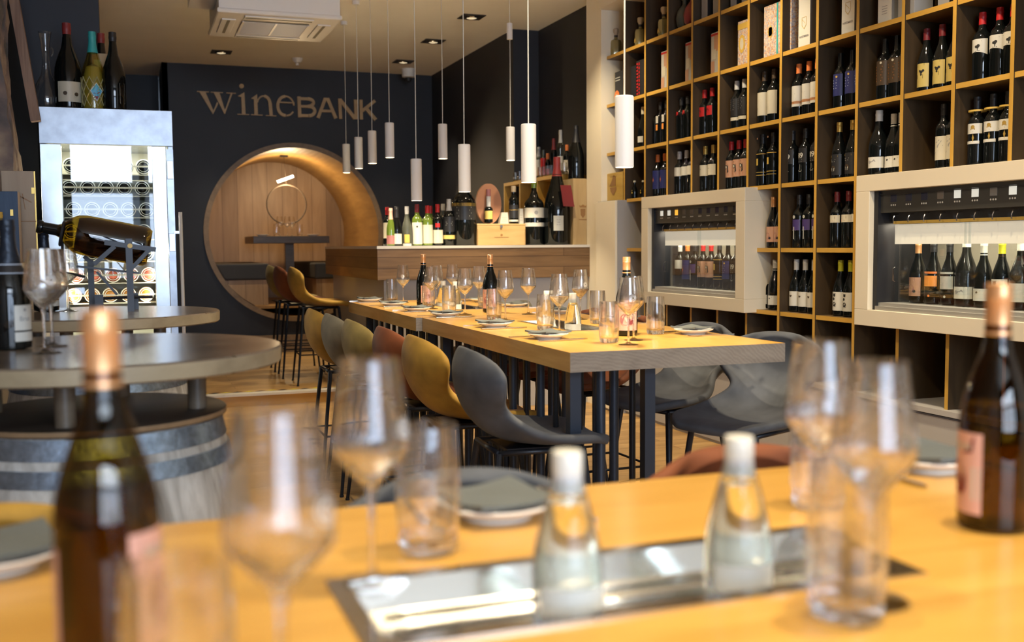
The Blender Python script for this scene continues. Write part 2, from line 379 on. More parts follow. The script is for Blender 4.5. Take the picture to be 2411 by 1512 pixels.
# rough stone pier at the left
m, n, l, p = newmat('rubble_stone')
tc = n.new('ShaderNodeTexCoord'); vo = n.new('ShaderNodeTexVoronoi'); vo.inputs['Scale'].default_value = 5.5
no = n.new('ShaderNodeTexNoise'); no.inputs['Scale'].default_value = 4; no.inputs['Detail'].default_value = 8
rp = n.new('ShaderNodeValToRGB'); e = rp.color_ramp.elements; e[0].position = .35; e[0].color = (.05, .055, .06, 1); e[1].position = .65; e[1].color = (.32, .24, .16, 1)
k = e.new(.5); k.color = (.17, .12, .10, 1)
l.new(tc.outputs['Object'], no.inputs['Vector']); l.new(no.outputs['Fac'], rp.inputs['Fac']); l.new(rp.outputs['Color'], p.inputs['Base Color']); p.inputs['Roughness'].default_value = .85
bp = n.new('ShaderNodeBump'); bp.inputs['Strength'].default_value = .8; bp.inputs['Distance'].default_value = .05; l.new(no.outputs['Fac'], bp.inputs['Height']); l.new(bp.outputs['Normal'], p.inputs['Normal'])
M['stone'] = m
e0, e1 = at(22, 0, 'Y', 6.5), at(58, 390, 'Y', 6.5)
def xe(z): return e1.x+(e0.x-e1.x)*max(0, (z-e1.z))/(e0.z-e1.z)
b = bm_(); nz, ny = 40, 22; grid = []
for i in range(nz+1):
    row = []
    for j in range(ny+1):
        z = H*i/nz; y = 5.93+.62*j/ny; t = j/ny
        x = xe(z)-.02+.012*math.sin(5*z+3*y)+random.uniform(-.012, .012)-.10*max(0, t-.86)/.14
        row.append(b.verts.new((x, y+random.uniform(-.02, .02), z)))
    grid.append(row)
for i in range(nz):
    for j in range(ny): b.faces.new((grid[i][j], grid[i][j+1], grid[i+1][j+1], grid[i+1][j]))
for i in range(nz):
    a0, a1 = grid[i][-1], grid[i+1][-1]; c0 = b.verts.new((-1.6, 6.6, a0.co.z)); c1 = b.verts.new((-1.6, 6.6, a1.co.z)); b.faces.new((a0, c0, c1, a1))
    a0, a1 = grid[i][0], grid[i+1][0]; c0 = b.verts.new((-1.6, 5.93, a0.co.z)); c1 = b.verts.new((-1.6, 5.93, a1.co.z)); b.faces.new((a0, a1, c1, c0))
struct('wall_stone', b, M['stone'])
t0, t1 = at(33, 0, 'Y', 6.72), at(84, 285, 'Y', 6.72)
bb = bm_(); d = (t1-t0).normalized(); s = Vector((d.z, 0, -d.x))*.026
vs = []
for yy in (6.70, 6.78):
    for q in (t0-d*.1-s, t0-d*.1+s, t1+s, t1-s): vs.append(bb.verts.new((q.x, yy, q.z)))
for f in ((0, 1, 2, 3), (4, 5, 6, 7), (0, 1, 5, 4), (1, 2, 6, 5), (2, 3, 7, 6), (3, 0, 4, 7)): bb.faces.new([vs[i] for i in f])
tag(obj('timber_strut', bb, wood('old_timber', (.16, .09, .06), (.30, .19, .13), 'Z', 5, .7)), 'slanting old timber strut between the stone wall and the steel wine fridge', 'beam')

b = bm_(); k0, k1 = at(28, 0, 'Y', 7.3), at(88, 290, 'Y', 7.3)
prism(b, [(-1.6, 0), (k1.x, 0), (k1.x, k1.z), (k0.x, k0.z), (k0.x, H), (-1.6, H)], 7.3, 7.39, 'xz'); struct('wall_dark_gap', b, M['black'])  # flat black panel painting the darkness of the gap beside the fridge
# the round barrel niche
b = bm_(); seg = 96; rs = [(NR+.0, YB-.035), (NR-.055, YB-.035), (NR-.055, YB+.02), (NR-.06, 13.96)]
rings = [[b.verts.new((NX+r*math.cos(2*PI*i/seg), y, NZ+r*math.sin(2*PI*i/seg))) for i in range(seg)] for r, y in rs]
for q, (A, B) in enumerate(zip(rings, rings[1:])):
    for i in range(seg):
        f = b.faces.new((A[i], A[(i+1) % seg], B[(i+1) % seg], B[i])); f.material_index = 1 if q == 0 else 0
o_ = [b.verts.new((NX+(NR)*math.cos(2*PI*i/seg), YB+.01, NZ+(NR)*math.sin(2*PI*i/seg))) for i in range(seg)]
for i in range(seg): b.faces.new((o_[i], o_[(i+1) % seg], rings[0][(i+1) % seg], rings[0][i])).material_index = 1
f = b.faces.new(rings[-1]); f.material_index = 2
nf = .62
struct('wall_niche', b, [M['tun'], M['rim'], M['tunback']])
b = bm_(); hw = math.sqrt((NR-.06)**2-(NZ-nf)**2)
box(b, NX-hw, YB+.01, nf-.03, NX+hw, 13.95, nf); struct('floor.002', b, M['tun'])
def bench(name, x0, x1, side, label):
    t = thing(name, label, 'bench', ((x0+x1)/2, 12.9, nf)); w = (x1-x0)/2
    R_ = NR-.065; xi = (x1 if side < 0 else x0)        # the side against the barrel follows its curve
    def outline(z0, z1, xin):
        pts = [(xin-(x0+x1)/2, z0), (xin-(x0+x1)/2, z1)]
        for i in range(7):
            z = z1+(z0-z1)*i/6; hw_ = math.sqrt(max(0, R_**2-(NZ-nf-z)**2)); pts.append((NX+side*hw_-(x0+x1)/2, z))
        return pts
    b = bm_(); prism(b, outline(.0, .285, xi), -.75, .95); obj('base', b, M['tunback'], t)
    b = bm_(); prism(b, outline(.287, .47, xi-side*.02), -.78, .95); obj('cushion', b, M['cushion'], t, .02)
bench('niche_bench', .98, 1.47, -1, 'dark upholstered bench on the left side of the round barrel niche')
bench('niche_bench', 2.02, 2.52, 1, 'dark upholstered bench on the right side of the round barrel niche')
t = thing('niche_table', 'dark wooden table on a square post inside the round barrel niche', 'table', (1.83, 12.95, nf))
bx('tabletop', M['tabledark'], -.46, -.35, .70, .43, .60, .785, t, .004); bx('post', M['tabledark'], -.05, -.05, 0, .05, .05, .70, t); bx('foot_plate', M['darkmetal'], -.2, -.2, 0, .2, .2, .012, t)
ntz = nf+.785
t = thing('ring_lamp', 'thin ring pendant lamp with a glowing bar inside the round niche', 'lamp', (1.785, 12.9, 2.40-.0))
bx('ceiling_mount', M['darkmetal'], -.045, -.04, -.045, .045, .04, -.0, t)
b = bm_(); tube(b, [(.02+.235*math.cos(a*PI/24), 0, -.615+.235*math.sin(a*PI/24)) for a in range(48)], .008, 8, True); obj('ring', b, M['bronze'], t)
b = bm_(); tube(b, [(0, 0, -.04), (.02, 0, -.37)], .002, 6); obj('wire', b, M['bronze'], t)
b = bm_(); tube(b, [(-.085, -.02, -.345), (.105, -.02, -.275)], .015, 10); obj('light_bar', b, M['led'], t)
point('niche_lamp', (1.80, 12.8, 2.02), 17, (1, .74, .42), .06)

# ------------------------------------------------------------------ ceiling fittings
t = thing('air_conditioner', 'white ceiling cassette air conditioner with square grille', 'air conditioner', (1.095, 8.345, 2.95))
bx('housing', M['acw'], -.435, -.44, .03, .435, .44, .30, t)
b = bm_(); prism(b, [(-.45, -.455), (.45, -.455), (.45, .455), (-.45, .455)], 0, .035, 'xy'); obj('cover_panel', b, M['acw'], t, .012)
b = bm_(); box(b, -.24, -.22, -.006, .24, .25, .0); obj('grille', b, M['grille'], t)
b = bm_()
for k in range(16): box(b, -.24, -.21+k*.029, -.010, .24, -.202+k*.029, -.006)
for k in range(3): box(b, -.25+k*.24, -.22, -.013, -.235+k*.24, .25, -.006)
obj('grille_bars', b, M['acw'], t)
for (x0, y0, x1, y1) in ((-.40, -.25, -.30, .25), (.30, -.25, .40, .25), (-.25, -.40, .25, -.31), (-.25, .31, .25, .40)):
    bx('air_outlet', M['acw'], x0, y0, -.010, x1, y1, .0, t, .003)
    if x1-x0 > .2: bx('outlet_slot', M['grille'], x0+.01, (y0+y1)/2-.01, -.012, x1-.01, (y0+y1)/2+.01, -.009, t)
    else: bx('outlet_slot', M['grille'], (x0+x1)/2-.01, y0+.01, -.012, (x0+x1)/2+.01, y1-.01, -.009, t)
bx('duct_box', M['acw'], -.62, -.30, .12, -.435, .05, .30, t)
names = ['beside the air conditioner', 'nearest the dark right wall corner', 'second along the right side', 'nearest the camera along the right side']
pr0 = thing('recessed_downlight', '', 'ceiling light', (0, 0, 0), 0, 'recessed downlights')
bx('frame', M['ink'], -.10, -.10, -.006, .10, .10, 0, pr0)
b = bm_(); cyl(b, 0, 0, -.014, -.006, .042, 20); obj('lens', b, mat('downlight_lens', (.6, .5, .4), .3, emit=(1, .8, .5), es=.45), pr0)
b = bm_(); tube(b, [(.055*math.cos(a*PI/12), .055*math.sin(a*PI/12), -.010) for a in range(24)], .008, 6, True); obj('reflector_ring', b, M['chrome'], pr0)
P = Once(pr0)
for (x, y), nm in zip(DOWN, names): P.put((x, y, H), 0, 'black square recessed downlight in the ceiling '+nm)
t = thing('smoke_detector', 'small round white smoke detector on the ceiling', 'smoke detector', (1.725, 11.3, H))
b = bm_(); lathe(b, [(0, -.05), (.035, -.045), (.055, -.02), (.06, 0), (0, 0)], 24); obj('housing', b, M['acw'], t)
b = bm_(); cyl(b, 0, 0, -.075, -.05, .018, 12); obj('sensor', b, M['acw'], t)
t = thing('security_camera', 'white dome security camera under the ceiling by the wall corner', 'camera', (3.00, 11.6, H))
b = bm_(); lathe(b, [(0, -.10), (.07, -.09), (.075, 0), (0, 0)], 24); obj('housing', b, M['acw'], t)
b = bm_(); lathe(b, [(0, -.15), (.03, -.135), (.04, -.10), (0, -.10)], 16); obj('dome', b, M['ink'], t)

pend = thing('pendant_lamp', '', 'pendant lamp', (0, 0, 0), 0, 'white cylinder pendant lamps')   # origin at the lower rim
b = bm_(); lathe(b, [(.0, .251), (.030, .253), (.0335, .249), (.0335, .001), (.0315, 0), (.0305, .02)], 32); obj('shade', b, M['lampw'], pend)
b = bm_(); cyl(b, 0, 0, .006, .012, .0305, 24); obj('diffuser', b, M['lampglow'], pend)
def pendant(x, y, z, label, group, adj=False):
    r = dup(pend, (x, y, z), 0, label, group)
    L = H-z
    b = bm_(); tube(b, [(0, 0, .25), (.002, 0, .25+(L-.25)*.5), (0, 0, L)], .0028, 6); obj('cord', b, M['cord'], r)
    b = bm_(); lathe(b, [(0, L-.03), (.028, L-.03), (.03, L-.026), (.03, L), (0, L)], 20); obj('ceiling_cup', b, M['lampw'], r)
    if adj: b = bm_(); cyl(b, 0, 0, L-.42, L-.30, .022, 16); obj('cord_weight', b, M['lampw'], r)
    spot('pendant_light', (x, y, z-.01), 26, 100, (1, .83, .57), .028, .5, (x, y, 0))
g1 = 'white cylinder pendants over the long oak table'; g2 = 'white cylinder pendants over the bar counter'
for (x, y, z), nm in zip(((1.681, 3.437, 1.548), (1.656, 4.333, 1.546), (1.704, 5.424, 1.56), (1.654, 6.239, 1.547)),
        ('largest and nearest the camera, before the wine shelf', 'second from the camera over the long oak table', 'hanging in front of the biggest bottle on the bar', 'lowest hanging in front of the dark back wall')):
    pendant(x, y, z, 'white cylinder pendant lamp, '+nm, g1)
for (x, y, z), nm in zip(((1.842, 9.355, 1.928), (1.786, 8.554, 1.908), (1.817, 8.183, 1.922), (1.826, 7.637, 1.924), (2.193, 7.503, 1.912), (2.762, 7.614, 1.92)),
        ('leftmost, seen against the barrel niche', 'second from the left over the bar', 'third from the left under the letter K', 'fourth from the left over the bar', 'hanging alone right of the lowest lamp', 'with a thick cord weight')):
    pendant(x, y, z, 'white cylinder pendant lamp over the bar, '+nm, g2, x > 2.5)
for ch in list(pend.children): bpy.data.objects.remove(ch)
bpy.data.objects.remove(pend)

# ------------------------------------------------------------------ the sign
sg = thing('wall_sign', 'wooden letters reading wineBANK on the dark back wall', 'sign', (.745, YB-.002, 2.722), 0)
def LT(x, y): return ((x-215)*.00096, -(y-(712+(x-375)*.0309))*.00094)
def letter(polys=(), ribs=()):
    b = bm_()
    for k_, p in enumerate(polys): prism(b, [LT(*q) for q in p], -.025-.0012*k_, 0)
    for k_, (pts, w) in enumerate(ribs): ribbon(b, [LT(*q) for q in pts], w*.00095, -.025-.0012*k_, 0)
    obj('letter', b, M['letter'], sg, sm=False)
def arc(cx, cy, rx, ry, a0, a1, n=14): return [(cx+rx*math.cos(math.radians(a0+(a1-a0)*i/n)), cy-ry*math.sin(math.radians(a0+(a1-a0)*i/n))) for i in range(n+1)]
letter([[(238, 462), (305, 466), (392, 690), (378, 714)], [(372, 712), (430, 575), (443, 595), (384, 716)], [(392, 468), (458, 472), (518, 690), (505, 716)],
        [(498, 712), (580, 480), (600, 482), (512, 716)], [(215, 456), (343, 461), (343, 470), (215, 466)], [(364, 463), (496, 468), (496, 477), (364, 472)], [(534, 470), (638, 474), (638, 483), (534, 479)]])
letter([arc(703, 393, 27, 26, 0, 360, 20)[:-1], [(697, 500), (732, 464), (740, 716), (698, 714)], [(655, 512), (732, 464), (700, 520)], [(648, 712), (780, 717), (780, 726), (648, 722)]])
letter([[(836, 520), (874, 484), (878, 722), (838, 720)], [(803, 536), (874, 484), (842, 545)], [(800, 716), (930, 722), (930, 732), (800, 727)], [(965, 725), (1084, 730), (1084, 740), (965, 735)]],
       [(arc(945, 600, 72, 95, 165, 75, 8), 16), (arc(945, 595, 72, 90, 80, 0, 9), 34), ([(1018, 590), (1026, 730)], 38)])
letter([], [(arc(1195, 618, 92, 112, 5, 95, 10), 18), (arc(1188, 618, 84, 110, 90, 270, 18), 34), (arc(1200, 625, 92, 106, 270, 325, 8), 18), ([(1115, 575), (1292, 582)], 16)])
letter([], [([(1348, 510), (1352, 746)], 40), ([(1345, 530), (1440, 533)], 34), ([(1345, 620), (1450, 622)], 30), ([(1345, 728), (1450, 730)], 34), (arc(1450, 577, 62, 44, 90, -90, 12), 38), (arc(1462, 676, 64, 54, 90, -90, 12), 38)])
letter([], [([(1565, 752), (1652, 528)], 38), ([(1680, 528), (1770, 756)], 40), ([(1640, 535), (1696, 537)], 34), ([(1600, 672), (1740, 676)], 30)])
letter([], [([(1822, 530), (1828, 760)], 38), ([(1826, 540), (1998, 758)], 42), ([(2010, 542), (2012, 766)], 40)])
letter([], [([(2074, 542), (2076, 768)], 38), ([(2085, 672), (2240, 550)], 36), ([(2135, 640), (2245, 772)], 42)])

# ------------------------------------------------------------------ bar
BZ = 1.272
t = thing('bar_counter', 'L-shaped bar counter with oak clad top block and grey base', 'bar', (1.735, 7.70, 0))
def rel(b, o): return b
X0, Y0 = 0, 0
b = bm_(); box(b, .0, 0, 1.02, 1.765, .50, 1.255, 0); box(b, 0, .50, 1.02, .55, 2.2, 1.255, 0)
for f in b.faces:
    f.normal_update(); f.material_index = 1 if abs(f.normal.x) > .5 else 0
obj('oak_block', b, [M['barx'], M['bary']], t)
b = bm_(); box(b, -.004, -.004, 1.255, 1.765, .50, 1.275); box(b, -.004, .50, 1.255, .55, 2.2, 1.275); obj('counter_top', b, M['bartop'], t)
b = bm_(); box(b, .06, .06, 0, 1.765, .45, 1.02); box(b, .06, .45, .1, .50, 2.15, 1.02); obj('base', b, M['panel'], t)
b = bm_(); box(b, 3.46, 7.49, 0, 3.62, 7.755, H); 
struct('trim_4', b, M['creamlac'])

# ------------------------------------------------------------------ wine shelf
SX = 3.5; PIT = .334; PY0 = 7.157
def PY(j): return PY0-PIT*j
RZ = [3.06, 2.693, 2.326, 1.956, 1.589, 1.222, .857, .505]          # lower front edges of the shelf boards
sh = thing('wine_shelf', 'wall-high oak wine shelf of square cells along the right wall', 'shelf', (SX, 7.49, 0))
def sy(y): return y-7.49
BACK = .36
b = bm_(); box(b, BACK, sy(1.6), .5, BACK+.02, 0, 3.07); obj('back_panel', b, M['shelfback'], sh)
b = bm_(); box(b, -.06, sy(1.6), 3.07, .38, 0, H); obj('header', b, M['creamlac'], sh)
b = bm_(); box(b, -.04, -.012, .4, .38, 0, 3.07); obj('end_panel', b, M['creamlac'], sh)
TH = .024
def spans_for(z):      # y ranges of a board row, leaving out the dispensers
    if abs(z-1.222) < .01: return [(PY(0), PY(1)+.1), (PY(5), PY(8)), (2.98, 1.6)]
    return [(7.49, 1.6)]
for zi, z in enumerate(RZ[1:-1]):
    if z > 1.6: sp = [(7.475, 1.6)]
    elif z > 1.5: sp = [(PY(0)-.03, PY(1)-.11), (PY(5)-.01, PY(8)-.10), (3.0, 1.6)]
    elif z > 1.0: sp = [(PY(0)-.03, PY(1)-.11), (PY(5)-.01, PY(8)-.10), (3.0, 1.6)]
    else: sp = [(PY(5)-.01, PY(8)-.10), (3.0, 1.6)]
    for (ya, yb) in sp:
        b = bm_(); box(b, .006, sy(yb), z, BACK, sy(ya), z+TH, 0)
        for f in b.faces:
            f.normal_update()
            if f.normal.x < -.5: f.material_index = 1
        obj('shelf_board', b, [M['shelfboard'], M['shelfedge']], sh)
for j in range(0, 17):
    y = PY(j)
    segs = [(.505, 3.07)]
    if j == 0: segs = [(1.60, 3.07)]
    elif 1 <= j <= 5: segs = [(1.604, 3.07), (.505, .866)] if j > 1 else [(1.589, 3.07), (.505, .866)]
    elif 9 <= j <= 12: segs = [(1.604, 3.07), (.505, .866)]
    for z0, z1 in segs:
        b = bm_(); box(b, 0, sy(y)-.011, z0, BACK, sy(y)+.011, z1, 0)
        for f in b.faces:
            f.normal_update()
            if f.normal.x < -.5: f.material_index = 1
        obj('divider', b, [M['shelfin'], M['postedge']], sh)
b = bm_(); box(b, -.03, sy(1.6), .480, BACK, sy(PY(0)), .505); obj('cabinet_top', b, M['grey'], sh)
b = bm_(); box(b, .0, sy(1.6), 0, BACK, sy(PY(0)), .470); obj('base_cabinet', b, M['grey'], sh)
for k in range(6): 
    ya = PY(0)-k*.92; bx('cabinet_door', M['grey'], -.012, sy(ya-.915), .02, 0, sy(ya-.005), .465, sh)
t = thing('tall_cabinet', 'tall narrow cream cabinet at the far end of the wine shelf', 'cabinet', (3.42, 7.30, 0))
bx('body', M['grey'], .012, -.17, 0, .42, .182, 1.605, t); bx('door', M['creamlac'], -.006, -.165, .02, .012, .18, 1.60, t, .002)

# ------------------------------------------------------------------ bottle makers
def prof(kind, H_, r):
    if kind == 'bur': return [(0, .004), (r*.6, 0), (r*.97, .004), (r, .012), (r, H_*.42), (r*.97, H_*.48), (r*.86, H_*.55), (r*.66, H_*.64), (r*.47, H_*.71), (r*.385, H_*.77), (.0148, H_*.86)]
    if kind == 'champ': return [(0, .004), (r*.6, 0), (r*.97, .004), (r, .014), (r, H_*.40), (r*.96, H_*.47), (r*.84, H_*.55), (r*.62, H_*.65), (r*.44, H_*.74), (r*.37, H_*.80), (.0155, H_*.86)]
    if kind == 'water': return [(0, .003), (r*.7, 0), (r*.98, .004), (r, .012), (r*1.0, H_*.30), (r*.93, H_*.42), (r*.74, H_*.60), (r*.52, H_*.76), (r*.42, H_*.84), (.0135, H_*.90)]
    return [(0, .004), (r*.6, 0), (r*.97, .003), (r, .010), (r, H_*.60), (r*.96, H_*.645), (r*.80, H_*.69), (r*.52, H_*.73), (r*.42, H_*.77), (.0145, H_*.84)]
def bottle(kind='bdx', hh=.30, r=.0375, gm='bglass', cap='black', cl=.18, name='wine_bottle', cap_r=.0150, screw=False, fill=None, seg=26):
    t = thing(name, '', 'bottle')
    p = prof(kind, hh, r); s = hh/.30; p[-1] = (cap_r*.97, p[-1][1]); top = hh
    b = bm_(); lathe(b, p+[(cap_r*.9, top-.004), (0, top-.004)], seg); obj('glass_body', b, M[gm], t)
    if cap:
        b = bm_(); c0 = top*(1-cl)
        # capsule follows the neck
        def rr(z):
            q = p+[(cap_r*.9, top)]
            for (ra, za), (rb, zb) in zip(q, q[1:]):
                if za <= z <= zb: return ra+(rb-ra)*(z-za)/max(1e-6, zb-za)
            return cap_r*.9
        pr = [(rr(c0)+.0006, c0), (rr(c0+(top-c0)*.4)+.0012, c0+(top-c0)*.4), (cap_r, top-.028*s), (cap_r+.0012, top-.024*s), (cap_r+.0012, top-.016*s), (cap_r, top-.014*s), (cap_r, top-.001), (cap_r-.001, top), (0, top)]
        if screw: pr = [(rr(c0)+.0006, c0), (cap_r, c0+.006), (cap_r, top-.022), (cap_r+.0009, top-.020), (cap_r, top-.018), (cap_r+.0009, top-.015), (cap_r, top-.012), (cap_r+.0003, top-.001), (cap_r-.001, top), (0, top)]
        lathe(b, pr, seg); obj('screw_cap' if screw else 'capsule', b, M[cap], t)
    t['r'] = r; t['h'] = hh
    return t
A0 = PI            # labels of shelf bottles face the room
def lab(t, col, z0, z1, half=72, a0=None, conc=0, name='label'):
    return wrap(name, t['r'], A0 if a0 is None else a0, math.radians(half), z0, z1, M[col], t, conc=conc)
def emb(t, polys, col, z, a0=None, name='label_print'):
    return bend(polys, t['r'], A0 if a0 is None else a0, z, M[col], name, t, .0012)
def lines(w, h, rows, j=0): return [rect(-w/2*(1-.25*(i % 2)), -i*h, w/2*(1-.25*(i % 2)), -i*h+h*.32) for i in range(rows)]
TREE = [disc(-.006, .012, .006, 9), disc(.004, .015, .007, 9), disc(.001, .008, .005, 9), rect(-.001, -.006, .002, .008), rect(-.01, -.008, .01, -.006)]
BOLT = [[(-.004, -.022), (.007, .004), (.001, .003), (.004, .022), (-.009, -.004), (-.002, -.003)]]
def flip(ps): return [[(-u, v) for u, v in p] for p in ps]

def K_tequila():
    t = thing('spirit_decanter', '', 'bottle'); t['r'] = .045
    b = bm_(); lathe(b, [(0, .002), (.042, 0), (.045, .01), (.045, .11), (.038, .128), (.018, .138), (.014, .145), (.014, .165), (0, .165)], 8); obj('glass_body', b, M['golddeco'], t)
    b = bm_(); lathe(b, [(0, .162), (.014, .162), (.016, .175), (.024, .190), (.024, .212), (.018, .218), (0, .218)], 8); obj('stopper', b, M['corkw'], t)
    b = bm_(); cyl(b, 0, 0, .150, .166, .0155, 10); obj('collar', b, M['ink'], t)
    emb(t, [disc(0, 0, .012, 10), [(-.02, -.015), (0, .02), (.02, -.015)]], 'gold', .05); return t
def K_carafe(col):
    t = thing('round_liqueur_bottle', '', 'bottle'); t['r'] = .06
    b = bm_(); lathe(b, [(0, .002), (.03, 0), (.052, .03), (.060, .08), (.050, .125), (.028, .155), (.015, .17), (.015, .205), (0, .205)], 20); obj('glass_body', b, M[col], t)
    b = bm_(); cyl(b, 0, 0, .2, .235, .02, 14); obj('stopper', b, M['corkw'], t); return t
def K_simple(kind, hh, r, cap, labels, embs=(), gm='bglass', cl=.18, screw=False, cap_r=.0150):
    t = bottle(kind, hh, r, gm, cap, cl, screw=screw, cap_r=cap_r)
    for L in labels: lab(t, *L)
    for e in embs: emb(t, *e)
    return t
t89 = textpolys('89', .042, .0008)
